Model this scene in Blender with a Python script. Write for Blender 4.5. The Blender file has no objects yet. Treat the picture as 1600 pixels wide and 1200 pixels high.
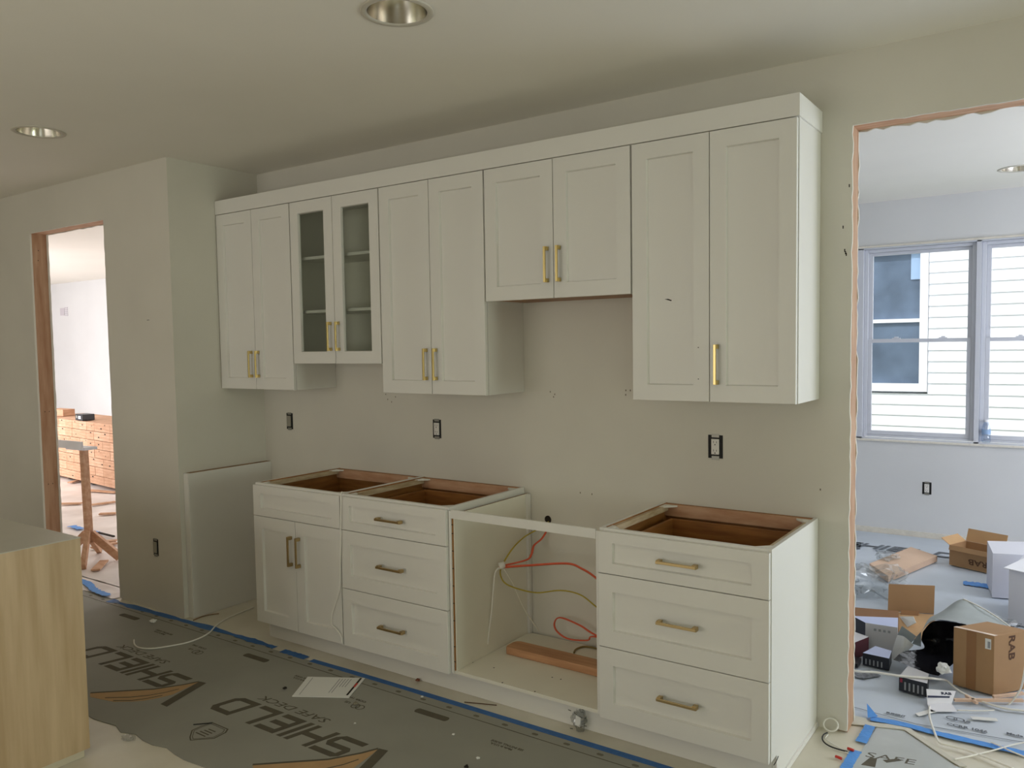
import bpy, bmesh, math, random
from mathutils import Vector, Matrix
from mathutils import noise as mnoise
random.seed(7)
S = bpy.context.scene
COL = S.collection
PI = math.pi
H = 2.7207                      # ceiling height

# ------------------------------------------------------------------ camera, world, light, exposure
cam_d = bpy.data.cameras.new('camera'); cam = bpy.data.objects.new('camera', cam_d); COL.objects.link(cam)
CR, CU, CF = Vector((0.820414, 0.571561, -0.015423)), Vector((-0.021231, 0.057408, 0.998125)), Vector((-0.571375, 0.818549, -0.059233))
M = Matrix((CR, CU, -CF)).transposed().to_4x4(); M.translation = Vector((4.373231, -3.408136, 1.600480))
cam.matrix_world = M
cam_d.sensor_width = 36.0; cam_d.lens = 28.5647; cam_d.shift_x = -0.001917; cam_d.shift_y = 0.009442
cam_d.clip_start = 0.05; cam_d.clip_end = 200
S.camera = cam
S.view_settings.view_transform = 'Standard'; S.view_settings.look = 'None'
S.view_settings.exposure = 0.0; S.view_settings.gamma = 1.0; S.view_settings.use_curve_mapping = False
try:
    S.cycles.use_denoising = True; S.cycles.max_bounces = 10; S.cycles.diffuse_bounces = 6
    S.cycles.transparent_max_bounces = 12; S.cycles.sample_clamp_indirect = 6.0
    S.cycles.caustics_reflective = False; S.cycles.caustics_refractive = False
except Exception:
    pass
w = bpy.data.worlds.new('sky'); S.world = w; w.use_nodes = True
bg = w.node_tree.nodes['Background']; bg.inputs[0].default_value = (0.90, 0.91, 0.89, 1); bg.inputs[1].default_value = 2.4
def sun(name, rot, e, col, ang=2.0):
    d = bpy.data.lights.new(name, 'SUN'); d.energy = e; d.color = col; d.angle = math.radians(ang)
    o = bpy.data.objects.new(name, d); o.rotation_euler = rot; COL.objects.link(o); o.location = (3, -2, 12)
sun('sun', (math.radians(42), 0, math.radians(-18)), 2.3, (1.0, 0.97, 0.93))
def area(name, loc, direction, sx, sy, e, col):
    d = bpy.data.lights.new(name, 'AREA'); d.shape = 'RECTANGLE'; d.size = sx; d.size_y = sy; d.energy = e; d.color = col
    o = bpy.data.objects.new(name, d); COL.objects.link(o)
    o.location = loc; o.rotation_euler = Vector(direction).to_track_quat('-Z', 'Y').to_euler()
    return o
# unseen area lights standing in for daylight; most stand before solid walls
area('garden_door_daylight', (10.88, -.95, 1.5), (-1, 0, 0), 1.5, 1.7, 88, (0.88, 1.0, 0.88))
area('hall_far_daylight', (-2.2, 3.26, 1.5), (0, -1, 0), 2.6, 1.6, 46, (0.97, 0.95, 1.0))
area('rear_right_fill', (7.5, -6.38, 1.35), (0, 1, 0), 3.0, 1.9, 20, (0.84, 0.96, 1.0))  # extra fill light added to balance the kitchen; no window behind it
area('rear_wide_fill', (0.8, -6.38, 1.35), (0, 1, 0), 4.6, 1.9, 57, (1.0, 0.965, 0.92))  # wide fill added before the windowless rear wall to light the cabinet fronts
area('hall_window_daylight', (-7.0, -0.42, 1.45), (0, 1, 0), 3.4, 2.0, 122, (0.97, 0.95, 1.0))
area('dining_side_fill', (6.38, 2.0, 1.5), (-1, 0, 0), 2.4, 1.5, 76, (0.85, 0.90, 1.0))  # added to brighten the dining room; its side wall has no window
pt = area('dining_window_portal', (4.2, 3.95, 1.57), (0, -1, 0), 2.9, 1.62, 1, (1, 1, 1)); pt.data.cycles.is_portal = True

# ------------------------------------------------------------------ helpers
def lin(c):
    return tuple(((v/255)/12.92 if v/255 <= 0.04045 else ((v/255+0.055)/1.055)**2.4) for v in c) + (1,)
MC = {}
def mat(name, rgb, rough=0.6, metal=0.0, var=0.0, vscale=3.0, bump=0.0, bscale=60.0, rgb2=None, stretch=None, spec=0.5, emit=None):
    m = bpy.data.materials.new(name); m.use_nodes = True; nt = m.node_tree; b = nt.nodes['Principled BSDF']
    b.inputs['Roughness'].default_value = rough; b.inputs['Metallic'].default_value = metal
    b.inputs['Specular IOR Level'].default_value = spec
    c = lin(rgb); b.inputs['Base Color'].default_value = c
    tc = nt.nodes.new('ShaderNodeTexCoord'); mp = nt.nodes.new('ShaderNodeMapping'); nt.links.new(tc.outputs['Object'], mp.inputs[0])
    if stretch: mp.inputs['Scale'].default_value = stretch
    if var or rgb2:
        n = nt.nodes.new('ShaderNodeTexNoise'); n.inputs['Scale'].default_value = vscale; n.inputs['Detail'].default_value = 6
        nt.links.new(mp.outputs[0], n.inputs['Vector'])
        r = nt.nodes.new('ShaderNodeValToRGB'); r.color_ramp.elements[0].position = 0.32; r.color_ramp.elements[1].position = 0.68
        if rgb2: a, d = lin(rgb2), c
        else: a, d = tuple(v*(1-var) for v in c[:3])+(1,), tuple(min(1, v*(1+var)) for v in c[:3])+(1,)
        r.color_ramp.elements[0].color = a; r.color_ramp.elements[1].color = d
        nt.links.new(n.outputs['Fac'], r.inputs[0]); nt.links.new(r.outputs[0], b.inputs['Base Color'])
    if bump:
        n2 = nt.nodes.new('ShaderNodeTexNoise'); n2.inputs['Scale'].default_value = bscale; n2.inputs['Detail'].default_value = 3
        nt.links.new(mp.outputs[0], n2.inputs['Vector'])
        bp = nt.nodes.new('ShaderNodeBump'); bp.inputs['Strength'].default_value = bump; bp.inputs['Distance'].default_value = 0.01
        nt.links.new(n2.outputs['Fac'], bp.inputs['Height']); nt.links.new(bp.outputs[0], b.inputs['Normal'])
    MC[name] = m
    return m
def glassy(name, tint, fac, rough=0.02):
    m = bpy.data.materials.new(name); m.use_nodes = True; nt = m.node_tree; nt.nodes.clear()
    o = nt.nodes.new('ShaderNodeOutputMaterial'); mx = nt.nodes.new('ShaderNodeMixShader')
    t = nt.nodes.new('ShaderNodeBsdfTransparent'); t.inputs[0].default_value = tint
    g = nt.nodes.new('ShaderNodeBsdfGlossy'); g.inputs['Roughness'].default_value = rough
    f = nt.nodes.new('ShaderNodeFresnel'); f.inputs[0].default_value = 1.45
    mu = nt.nodes.new('ShaderNodeMath'); mu.operation = 'MULTIPLY_ADD'; mu.inputs[1].default_value = 1.0; mu.inputs[2].default_value = fac
    ge = nt.nodes.new('ShaderNodeNewGeometry'); iv = nt.nodes.new('ShaderNodeMath'); iv.operation = 'SUBTRACT'; iv.inputs[0].default_value = 1.0; nt.links.new(ge.outputs['Backfacing'], iv.inputs[1])
    nt.links.new(f.outputs[0], mu.inputs[0]); m2 = nt.nodes.new('ShaderNodeMath'); m2.operation = 'MULTIPLY'; nt.links.new(mu.outputs[0], m2.inputs[0]); nt.links.new(iv.outputs[0], m2.inputs[1]); nt.links.new(m2.outputs[0], mx.inputs[0])
    nt.links.new(t.outputs[0], mx.inputs[1]); nt.links.new(g.outputs[0], mx.inputs[2]); nt.links.new(mx.outputs[0], o.inputs[0])
    MC[name] = m
    return m

WALL = mat('wall_paint', (214, 210, 199), 0.9, var=0.035, vscale=1.6, bump=0.04, bscale=120, spec=0.2)
CEIL = mat('ceiling_paint', (236, 232, 223), 0.95, var=0.02, vscale=1.2, spec=0.1)
WALL2 = mat('dining_paint', (214, 214, 214), 0.9, var=0.03, vscale=1.5, bump=0.03, bscale=90, spec=0.2)
PLAST = mat('drywall_edge', (222, 216, 204), 0.95, bump=0.4, bscale=80, var=0.06, vscale=20)
FLOOR = mat('marble_tile', (224, 219, 205), 0.35, rgb2=(200, 193, 174), vscale=2.2)
CABW = mat('cabinet_white', (226, 224, 218), 0.38, var=0.01, vscale=2, spec=0.4)
CABI = mat('cabinet_interior_white', (232, 228, 214), 0.6, var=0.02, vscale=5)
PLYB = mat('cabinet_plywood', (164, 112, 58), 0.45, rgb2=(132, 86, 42), vscale=6, stretch=(1, 1, 9))
PLYL = mat('ply_edge', (208, 190, 160), 0.7, rgb2=(182, 158, 124), vscale=14, stretch=(1, 1, 6))
DARK = mat('dark_gap', (38, 30, 22), 0.9)
BRASS = mat('brass', (214, 192, 130), 0.30, metal=1.0)
BRONZE = mat('satin_bronze', (182, 160, 116), 0.36, metal=1.0)
GLASS = glassy('pane_glass', (0.86, 0.88, 0.86, 1), 0.0)
WGLASS = glassy('window_glass', (0.97, 0.98, 1.0, 1), 0.0)
POLY = glassy('clear_plastic', (0.86, 0.87, 0.87, 1), 0.10, 0.15)
STUD = mat('pine_stud', (190, 156, 126), 0.7, rgb2=(164, 122, 90), vscale=5, stretch=(6, 6, 0.7), bump=0.1, bscale=40)
LUMB = mat('pine_lumber', (212, 172, 140), 0.7, rgb2=(190, 142, 108), vscale=5, stretch=(1.5, 8, 8))
OAK = mat('oak_veneer', (208, 184, 150), 0.5, rgb2=(184, 158, 122), vscale=3.2, stretch=(7, 7, 0.55), bump=0.05, bscale=60)
TOPW = mat('worktop_grey', (190, 186, 172), 0.4, var=0.03, vscale=5)
SHEET = mat('sheet_grey', (148, 147, 138), 0.62, var=0.05, vscale=3, bump=0.25, bscale=5)
SHEET2 = mat('sheet_grey_dining_lit', (198, 206, 216), 0.55, var=0.05, vscale=3, bump=0.35, bscale=4)  # same sheet as the kitchen; bright bluish dining light is put into the colour
INK = mat('ink_dark', (88, 82, 68), 0.8, var=0.08, vscale=20)
INK2 = mat('ink_cool', (104, 109, 116), 0.8)
INKO = mat('ink_orange', (184, 150, 108), 0.8, var=0.06, vscale=15)
TAPE = mat('tape_blue', (52, 104, 168), 0.6, var=0.10, vscale=25, bump=0.3, bscale=90)
TAPE2 = mat('tape_blue_light', (84, 150, 226), 0.6, var=0.08, vscale=25, bump=0.3, bscale=90)
CARD = mat('cardboard', (166, 130, 92), 0.85, var=0.05, vscale=6, bump=0.05, bscale=60)
CARDI = mat('cardboard_inside', (196, 158, 114), 0.85, var=0.05, vscale=6)
CARDP = mat('cardboard_pale', (222, 190, 164), 0.8, var=0.04, vscale=6)
KTAPE = mat('packing_tape', (142, 100, 58), 0.3)
BLACK = mat('black_plastic', (22, 22, 25), 0.35)
BLK = mat('black_print', (26, 28, 38), 0.5)
WHITE = mat('white_board', (232, 232, 236), 0.6)
WHPAP = mat('white_paper', (226, 226, 222), 0.8)
PAPG = mat('paper_print_grey', (150, 152, 154), 0.8)
NAVY = mat('navy_print', (28, 36, 70), 0.6)
RED = mat('red_print', (150, 30, 52), 0.5)
CORDW = mat('cord_white', (234, 231, 222), 0.5)
REDC = mat('cable_red', (216, 92, 58), 0.45)
YELC = mat('cable_yellow', (176, 156, 44), 0.45)
WIREB = mat('wire_black', (26, 26, 26), 0.5)
WIREN = mat('wire_nut_red', (192, 44, 28), 0.4)
OUTW = mat('receptacle_white', (222, 218, 212), 0.4)
STEEL = mat('yoke_steel', (150, 148, 140), 0.45, metal=0.7)
BOXB = mat('box_black', (20, 18, 16), 0.7)
CHROME = mat('reflector', (214, 208, 196), 0.22, metal=1.0)
LENS = mat('lamp_lens', (120, 116, 108), 0.5)
TRIMW = mat('downlight_trim', (196, 190, 176), 0.5)
SIDING = mat('vinyl_siding', (236, 238, 242), 0.6, spec=0.3)
NGLASS = mat('neighbour_glass', (92, 108, 128), 0.06, var=0.3, vscale=2.5)  # opaque pane; the dim blue-grey reflection is put into its colour
VINYL = mat('window_vinyl', (206, 208, 216), 0.45)
PROTS = mat('plastic_floor_film', (236, 230, 226), 0.4, rgb2=(206, 198, 192), vscale=2.4, bump=0.8, bscale=6)
GRASSM = mat('outside_ground', (126, 138, 96), 0.95, var=0.1, vscale=2)
ROOFM = mat('roof_deck', (110, 106, 100), 0.9)
LOGOR = mat('text_brown', (84, 52, 26), 0.7)

class MB:
    """collects geometry for ONE mesh"""
    def __init__(s): s.v = []; s.f = []; s.m = []
    def add(s, vs, fs, mi=0):
        b = len(s.v); s.v += [tuple(v) for v in vs]
        for i, f in enumerate(fs):
            s.f.append([b+k for k in f]); s.m.append(mi if isinstance(mi, int) else mi[i])
        return s
    def box(s, x0, y0, z0, x1, y1, z1, mi=0):
        # faces: bottom, top, front(-y), right(+x), back(+y), left(-x)
        return s.add([(x0,y0,z0),(x1,y0,z0),(x1,y1,z0),(x0,y1,z0),(x0,y0,z1),(x1,y0,z1),(x1,y1,z1),(x0,y1,z1)],
              [(3,2,1,0),(4,5,6,7),(0,1,5,4),(1,2,6,5),(2,3,7,6),(3,0,4,7)], mi)
    def prism(s, poly, z0, z1, mi=0):
        n = len(poly); a = sum(poly[i][0]*poly[(i+1) % n][1]-poly[(i+1) % n][0]*poly[i][1] for i in range(n))
        if a < 0: poly = poly[::-1]
        return s.add([(p[0],p[1],z0) for p in poly]+[(p[0],p[1],z1) for p in poly],
              [list(range(n))[::-1], list(range(n, 2*n))]+[(i,(i+1)%n,(i+1)%n+n,i+n) for i in range(n)], mi)
    def slab(s, q, t, mi=0):
        """quad q extruded by t along its normal"""
        q = [Vector(p) for p in q]; n = (q[1]-q[0]).cross(q[2]-q[0]).normalized()*t
        k = len(q)
        return s.add([p for p in q]+[p+n for p in q], [list(range(k))[::-1], list(range(k, 2*k))]+[(i,(i+1)%k,(i+1)%k+k,i+k) for i in range(k)], mi)
    def bar(s, a, b, w, h, up=(0,0,1), mi=0):
        a, b = Vector(a), Vector(b); d = (b-a).normalized(); u = Vector(up); r = d.cross(u)
        if r.length < 1e-4: r = d.cross(Vector((1,0,0)))
        r.normalize(); u = r.cross(d).normalized()
        vs = []
        for p in (a, b):
            for sx, sy in ((-1,-1),(1,-1),(1,1),(-1,1)): vs.append(p+r*sx*w/2+u*sy*h/2)
        return s.add(vs, [(0,1,2,3)[::-1],(4,5,6,7),(0,1,5,4),(1,2,6,5),(2,3,7,6),(3,0,4,7)][:], mi)
    def tube(s, path, r, n=8, flat=None, mi=0):
        path = [Vector(p) for p in path]; rings = []; pu = None
        for i, p in enumerate(path):
            d = (path[min(i+1, len(path)-1)]-path[max(i-1, 0)]).normalized()
            u = pu if pu is not None else (Vector((0,0,1)) if abs(d.z) < .9 else Vector((1,0,0)))
            u = (u-d*u.dot(d)).normalized(); pu = u; rr = d.cross(u)
            rings.append([p+(rr*math.cos(2*PI*k/n)*r+u*math.sin(2*PI*k/n)*(flat or r)) for k in range(n)])
        vs = [v for ring in rings for v in ring]; fs = []
        for i in range(len(rings)-1):
            for k in range(n): fs.append((i*n+k, i*n+(k+1) % n, (i+1)*n+(k+1) % n, (i+1)*n+k))
        fs.append(list(range(n))[::-1]); fs.append([(len(rings)-1)*n+k for k in range(n)])
        return s.add(vs, fs, mi)
    def lathe(s, prof, c, n=32, axis='z', mi=0, close=False):
        vs = []; fs = []
        for r, z in prof:
            for k in range(n):
                a = 2*PI*k/n; x, y = r*math.cos(a), r*math.sin(a)
                vs.append((c[0]+x, c[1]+y, c[2]+z) if axis == 'z' else (c[0]+x, c[1]+z, c[2]+y))
        for i in range(len(prof)-1):
            for k in range(n): fs.append((i*n+k, i*n+(k+1) % n, (i+1)*n+(k+1) % n, (i+1)*n+k))
        if close: fs.append([k for k in range(n)][::-1]); fs.append([(len(prof)-1)*n+k for k in range(n)])
        return s.add(vs, fs, mi)

def setp(o, label=None, cat=None, group=None, kind=None):
    if label: o['label'] = label
    if cat: o['category'] = cat
    if group: o['group'] = group
    if kind: o['kind'] = kind
    return o
def obj(name, mb, mats, parent=None, label=None, cat=None, group=None, kind=None, smooth=False, bevel=0, recalc=False):
    me = bpy.data.meshes.new(name); me.from_pydata(mb.v, [], mb.f)
    for m in (mats if isinstance(mats, (list, tuple)) else [mats]): me.materials.append(m)
    for p, mi in zip(me.polygons, mb.m): p.material_index = mi; p.use_smooth = smooth
    if recalc:
        b = bmesh.new(); b.from_mesh(me); bmesh.ops.recalc_face_normals(b, faces=b.faces); b.to_mesh(me); b.free()
    me.update()
    o = bpy.data.objects.new(name, me); COL.objects.link(o)
    if parent: o.parent = parent; o.matrix_parent_inverse = Matrix.Translation(-parent.location)
    if bevel:
        bm_ = o.modifiers.new('bevel', 'BEVEL'); bm_.width = bevel; bm_.segments = 2; bm_.limit_method = 'ANGLE'
    return setp(o, label, cat, group, kind)
def thing(name, label, cat, loc=(0,0,0), group=None, kind=None):
    o = bpy.data.objects.new(name, None); COL.objects.link(o); o.location = loc; o.empty_display_size = 0.1
    return setp(o, label, cat, group, kind)
def B(*a, **k): return MB().box(*a, **k)
def smooth_path(pts, n=6):
    P = [Vector(p) for p in pts]; P = [P[0]]+P+[P[-1]]; out = []
    for i in range(1, len(P)-2):
        for k in range(n):
            t = k/n; a, b, c, d = P[i-1], P[i], P[i+1], P[i+2]
            out.append(0.5*((2*b)+(-a+c)*t+(2*a-5*b+4*c-d)*t*t+(-a+3*b-3*c+d)*t**3))
    out.append(P[-2]); return out
def text_mb(s, size, mtx, shear=0.0, xs=1.0, bold=0.0, thick=0.0004):
    cu = bpy.data.curves.new('lettering_tmp', 'FONT'); cu.body = s; cu.size = size; cu.shear = shear; cu.offset = bold; cu.extrude = thick; cu.resolution_u = 2
    o = bpy.data.objects.new('lettering_tmp', cu); COL.objects.link(o)
    dg = bpy.context.evaluated_depsgraph_get(); me = bpy.data.meshes.new_from_object(o.evaluated_get(dg))
    mb = MB(); sc = Matrix.Diagonal((xs, 1, 1, 1))
    mb.add([mtx @ sc @ v.co for v in me.vertices], [list(p.vertices) for p in me.polygons])
    bpy.data.objects.remove(o); bpy.data.curves.remove(cu); bpy.data.meshes.remove(me)
    return mb
def frame_mtx(o, xd, yd):
    x = Vector(xd).normalized(); y = Vector(yd).normalized(); z = x.cross(y)
    m = Matrix((x, y, z)).transposed().to_4x4(); m.translation = Vector(o); return m

# ------------------------------------------------------------------ the shell
T = 0.125
def struct(name, mb, m, parent=None, label=None): return obj(name, mb, m, parent, label=label, kind='structure')
struct('floor', B(-10.6,-6.6,-0.10, 11.1,3.92,0), FLOOR)
# ceiling with round openings for the recessed lights
LIGHTS = [(2.472,-1.333), (0.007,-1.333), (4.01,2.999)]
R0 = 0.102
def ceiling():
    mb = MB(); c = 0.14
    xs = sorted([-10.6, 11.1]+[v for x, y in LIGHTS for v in (x-c, x+c)]); ys = sorted(set([-6.6, 3.92]+[round(v, 4) for x, y in LIGHTS for v in (y-c, y+c)]))
    for i in range(len(xs)-1):
        for j in range(len(ys)-1):
            x0, x1, y0, y1 = xs[i], xs[i+1], ys[j], ys[j+1]
            hit = [l for l in LIGHTS if abs((x0+x1)/2-l[0]) < 1e-3 and abs((y0+y1)/2-l[1]) < 2e-3]
            if not hit: mb.add([(x0,y0,H),(x1,y0,H),(x1,y1,H),(x0,y1,H)], [(3,2,1,0)]); continue
            lx, ly = hit[0]; n = 32; vi = []; vo = []
            for k in range(n):
                a = 2*PI*k/n+PI/4; ca, sa = math.cos(a), math.sin(a); m_ = max(abs(ca), abs(sa))
                vi.append((lx+R0*ca, ly+R0*sa, H))
                vo.append((lx+(c*ca/m_), ly+(c*sa/m_), H))
            mb.add(vi+vo, [(k, (k+1) % n, n+(k+1) % n, n+k) for k in range(n)])
    return mb
struct('ceiling', ceiling(), CEIL)
struct('roof', B(-10.7,-6.7,2.90, 11.2,4.0,3.02), ROOFM)
xA, xR0, xR1, zR, zL = 0.0056, 3.6246, 5.24, 2.4363, 2.4336
xL0, xL1, yW = -1.674, -0.706, -0.631
def jag(mb, x_edge, side, y0, y1, z0, z1, w=0.04, amp=0.003, seed=1):
    """strip of drywall with a rough sawn edge at x_edge; side=+1: board lies towards -x"""
    rnd = random.Random(seed); n = int((z1-z0)/0.035); pts = []
    for i in range(n+1):
        z = z0+(z1-z0)*i/n; pts.append((x_edge+rnd.uniform(-amp, amp), z))
    xo = x_edge-side*w
    for i in range(n):
        (a, za), (b, zb) = pts[i], pts[i+1]
        mb.add([(xo,y0,za),(a,y0,za),(b,y0,zb),(xo,y0,zb),(xo,y1,za),(a,y1,za),(b,y1,zb),(xo,y1,zb)],
               [(0,1,2,3),(1,5,6,2),(5,4,7,6),(0,4,5,1),(3,2,6,7)])
def jagh(mb, z_edge, y0, y1, x0, x1, w=0.04, amp=0.003, seed=1):
    rnd = random.Random(seed); n = int((x1-x0)/0.03); P = [(x0+(x1-x0)*i/n, z_edge+rnd.uniform(-amp, amp)) for i in range(n+1)]
    zo = z_edge+w
    for i in range(n):
        (xa, a), (xb, b) = P[i], P[i+1]
        mb.add([(xa,y0,a),(xb,y0,b),(xb,y0,zo),(xa,y0,zo),(xa,y1,a),(xb,y1,b),(xb,y1,zo),(xa,y1,zo)], [(0,1,2,3),(5,4,7,6),(0,4,5,1)])
d = 0.013
Z9 = 2.90
# back wall with the opening to the dining room
mb = B(xA, 0, 0, xR0-0.04, T, Z9); mb.box(xR1+0.04, 0, 0, 11.0, T, Z9); mb.box(xR0-0.04, 0, zR+0.04, xR1+0.04, T, Z9)
jag(mb, xR0, 1, 0, d, 0.008, zR+0.04, amp=0.0025, seed=3); jag(mb, xR1, -1, 0, d, 0.008, zR+0.04, seed=4); jagh(mb, zR, 0, d, xR0, xR1, amp=0.002, seed=5)
jag(mb, xR0-0.001, 1, T-d, T, 0.008, zR+0.04, amp=0.004, seed=6); jagh(mb, zR+0.001, T-d, T, xR0, xR1, amp=0.009, seed=7)
wb = struct('wall_back', mb, WALL)
do2 = thing('door_2', 'rough framed opening to the dining room', None, (xR0, 0, 0), kind='structure')
obj('stud', B(xR0-0.039, d, 0, xR0-0.002, T-d, zR+0.04), STUD, do2)
obj('stud', B(xR1+0.002, d, 0, xR1+0.039, T-d, zR+0.04), STUD, do2)
obj('header', B(xR0-0.002, d, zR+0.003, xR1+0.002, T-d, zR+0.039), LUMB, do2)
# wing wall, the stretch of wall with the hall opening
mb = B(xL1+0.04, yW, 0, xA, yW+T, Z9); mb.box(xA-T, yW+T, 0, xA, T, Z9)
jag(mb, xL1, -1, yW, yW+d, 0.008, zL+0.04, amp=0.0022, seed=13); jag(mb, xL1, -1, yW+T-d, yW+T, 0.008, zL+0.04, amp=0.005, seed=14)
ww = struct('wall_wing', mb, WALL)
mb = B(-4.6, yW, 0, xL0-0.04, yW+T, Z9); mb.box(xL0-0.04, yW, zL+0.04, xL1+0.04, yW+T, Z9)
jag(mb, xL0, 1, yW, yW+d, 0.008, zL+0.04, seed=15, amp=0.001); jagh(mb, zL, yW, yW+d, xL0, xL1, amp=0.001, seed=16)
jag(mb, xL0+0.002, 1, yW+T-d, yW+T, 0.008, zL+0.04, seed=17, amp=0.003); jagh(mb, zL-0.001, yW+T-d, yW+T, xL0, xL1, amp=0.004, seed=18)
struct('wall_front_left', mb, WALL)
do1 = thing('door_1', 'rough framed opening to the bright hall', None, (xL0, yW, 0), kind='structure')
st1 = obj('stud', B(xL0-0.039, yW+d, 0, xL0-0.002, yW+T-d, zL+0.04), STUD, do1)
obj('stud', B(xL1+0.002, yW+d, 0, xL1+0.039, yW+T-d, zL+0.04), STUD, do1)
obj('header', B(xL0-0.002, yW+d, zL+0.002, xL1+0.002, yW+T-d, zL+0.039), LUMB, do1)
mb = MB()
for z, yy in ((1.18,.045),(1.18,.075),(0.66,.045),(0.66,.075),(0.18,.05),(0.21,.06),(0.24,.07),(2.25,.05),(2.32,.055)):
    mb.box(xL0-0.003, yW+yy-.002, z-.004, xL0-0.0012, yW+yy+.002, z+.004)
obj('nail_hole', mb, DARK, st1, kind='stuff')
# outer walls; the kitchen ones are solid, with no opening for daylight
def holed(axis, c0, c1, a0, a1, hs0, hs1, hz0, hz1, z1=Z9):
    mb = MB()
    def bx(p0, p1, q0, q1):
        if axis == 'x': mb.box(c0, p0, q0, c1, p1, q1)
        else: mb.box(p0, c0, q0, p1, c1, q1)
    bx(a0, hs0, 0, z1); bx(hs1, a1, 0, z1); bx(hs0, hs1, hz1, z1)
    if hz0 > 0: bx(hs0, hs1, 0, hz0)
    return mb
struct('wall_right', B(11.0,-6.6,0, 11.1,0.125,Z9), WALL)
struct('wall_dining_right', B(6.5,T,0, 6.6,3.79,Z9), WALL2)
struct('wall_rear', B(-4.6,-6.6,0, 11.1,-6.5,Z9), WALL)
struct('wall_left', B(-4.6,-6.6,0, -4.5,yW,Z9), WALL)
struct('wall_hall_far', B(-10.6,3.30,0, xA-T,3.42,Z9), WALL2)
struct('wall_hall_left', B(-10.6,yW,0, -10.5,3.3,Z9), WALL2)
struct('wall_hall_front', holed('y', yW, yW+T, -10.6, -4.6, -8.75, -5.25, 0.4, 2.5), WALL2)
struct('wall_hall_right', B(xA-T,T,0, xA-T+0.1,3.3,Z9), WALL2)
struct('wall_dining_left', B(1.0,T,0, 1.1,3.79,Z9), WALL2)
# window wall of the dining room
WX0, WX1, WZ0, WZ1 = 2.818, 5.62, 0.783, 2.352
struct('wall_window', holed('y', 3.79, 3.91, 1.0, 6.6, WX0, WX1, WZ0, WZ1), WALL2)
struct('trim_1', MB().box(1.1,3.778,0.0, 6.5,3.79,0.045), PLAST)
# three double hung windows side by side
units = [(2.886, 3.70), (3.735, 4.60), (4.65, 5.55)]
for wi, (a, b) in enumerate(units):
    wn = thing('window_%d' % (wi+1), ['white double hung window beside the dining opening jamb', 'white double hung window with water bottle at its foot', 'white double hung window furthest along the dining wall'][wi], None, (a, 3.85, WZ0), kind='structure')
    f = MB(); y0, y1 = 3.835, 3.90
    f.box(a, y0, WZ0+.012, a+.030, y1, WZ1-.01); f.box(b-.030, y0, WZ0+.012, b, y1, WZ1-.01); f.box(a+.03, y0, WZ1-.035, b-.03, y1, WZ1-.01); f.box(a+.03, y0, WZ0+.012, b-.03, y1, WZ0+.030)
    obj('window_frame', f, VINYL, wn, bevel=.003)
    for nm, za, zb, yy in (('upper', 1.578, WZ1-.036, 3.866), ('lower', WZ0+.031, 1.606, 3.842)):
        s_ = MB(); r_ = .030
        s_.box(a+.031, yy, za, a+.031+r_, yy+.022, zb); s_.box(b-.031-r_, yy, za, b-.031, yy+.022, zb)
        s_.box(a+.031+r_, yy, za, b-.031-r_, yy+.022, za+(.028 if nm == 'upper' else .034)); s_.box(a+.031+r_, yy, zb-(.026 if nm == 'upper' else .030), b-.031-r_, yy+.022, zb)
        so = obj('sash', s_, VINYL, wn, bevel=.002)
        obj('pane', B(a+.031+r_-.003, yy+.009, za+.025, b-.031-r_+.003, yy+.013, zb-.024), WGLASS, so)
    for fx in (.30, .72):
        lx = a+(b-a)*fx; l = B(lx-.03, 3.838, 1.6065, lx+.03, 3.862, 1.614); l.box(lx-.012, 3.836, 1.6145, lx+.016, 3.858, 1.624)
        obj('sash_lock', l, VINYL, wn)
# drywall returns, casing stool and mullion covers
mb = MB().box(WX0-.03, 3.776, WZ1+.002, WX1+.03, 3.789, WZ1+.016); mb.box(WX0-.03, 3.770, WZ0-.016, WX1+.03, 3.789, WZ0-.002)
struct('trim_2', mb, PLAST)
mb = MB().box(WX0, 3.80, WZ0, 2.885, 3.905, WZ1)
for (a, b), (c, e) in zip(units, units[1:]): mb.box(b+.001, 3.80, WZ0, c-.001, 3.905, WZ1)
mb.box(units[-1][1]+.001, 3.80, WZ0, WX1, 3.905, WZ1)
mb.box(WX0, 3.80, WZ1-.009, WX1, 3.905, WZ1); mb.box(WX0, 3.80, WZ0, WX1, 3.834, WZ0+.010)
struct('window_mullion_trim', mb, VINYL, label='grey mullions and jambs between the dining windows')
struct('ground', B(-20,3.95,-0.62, 20,16,-0.5), GRASSM)

# ------------------------------------------------------------------ neighbouring house with lap siding
nh = thing('neighbour_house', 'white clapboard house seen through the dining windows', 'building', (4.0, 6.9, -0.5))
obj('wall', B(-2, 6.93, -0.5, 12, 7.1, 4.6), SIDING, nh)
ns = 0
z = -0.5; lap = 0.124; me_s = {}
def board(x0, x1, z):
    global ns
    key = (round(x0, 3), round(x1, 3))
    if key not in me_s:
        b = MB().add([(x0,6.80,0),(x1,6.80,0),(x1,6.925,0),(x0,6.925,0),(x0,6.818,lap),(x1,6.818,lap),(x1,6.925,lap),(x0,6.925,lap)],
            [(3,2,1,0),(4,5,6,7),(0,1,5,4),(1,2,6,5),(2,3,7,6),(3,0,4,7)])
        o = obj('siding_board', b, SIDING, nh); me_s[key] = o.data
    else:
        o = bpy.data.objects.new('siding_board', me_s[key]); COL.objects.link(o); o.parent = nh; o.matrix_parent_inverse = Matrix.Translation(-nh.location)
    o.location = (0, 0, z)
zoff = 1.724-0.124*18
for i in range(34):
    z = zoff+lap*i
    if z > 3.6: break
    if z+lap > 1.0 and z < 2.68: board(-1.9, 1.86, z); board(2.956, 9.5, z)
    else: board(-1.9, 9.5, z)
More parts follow.
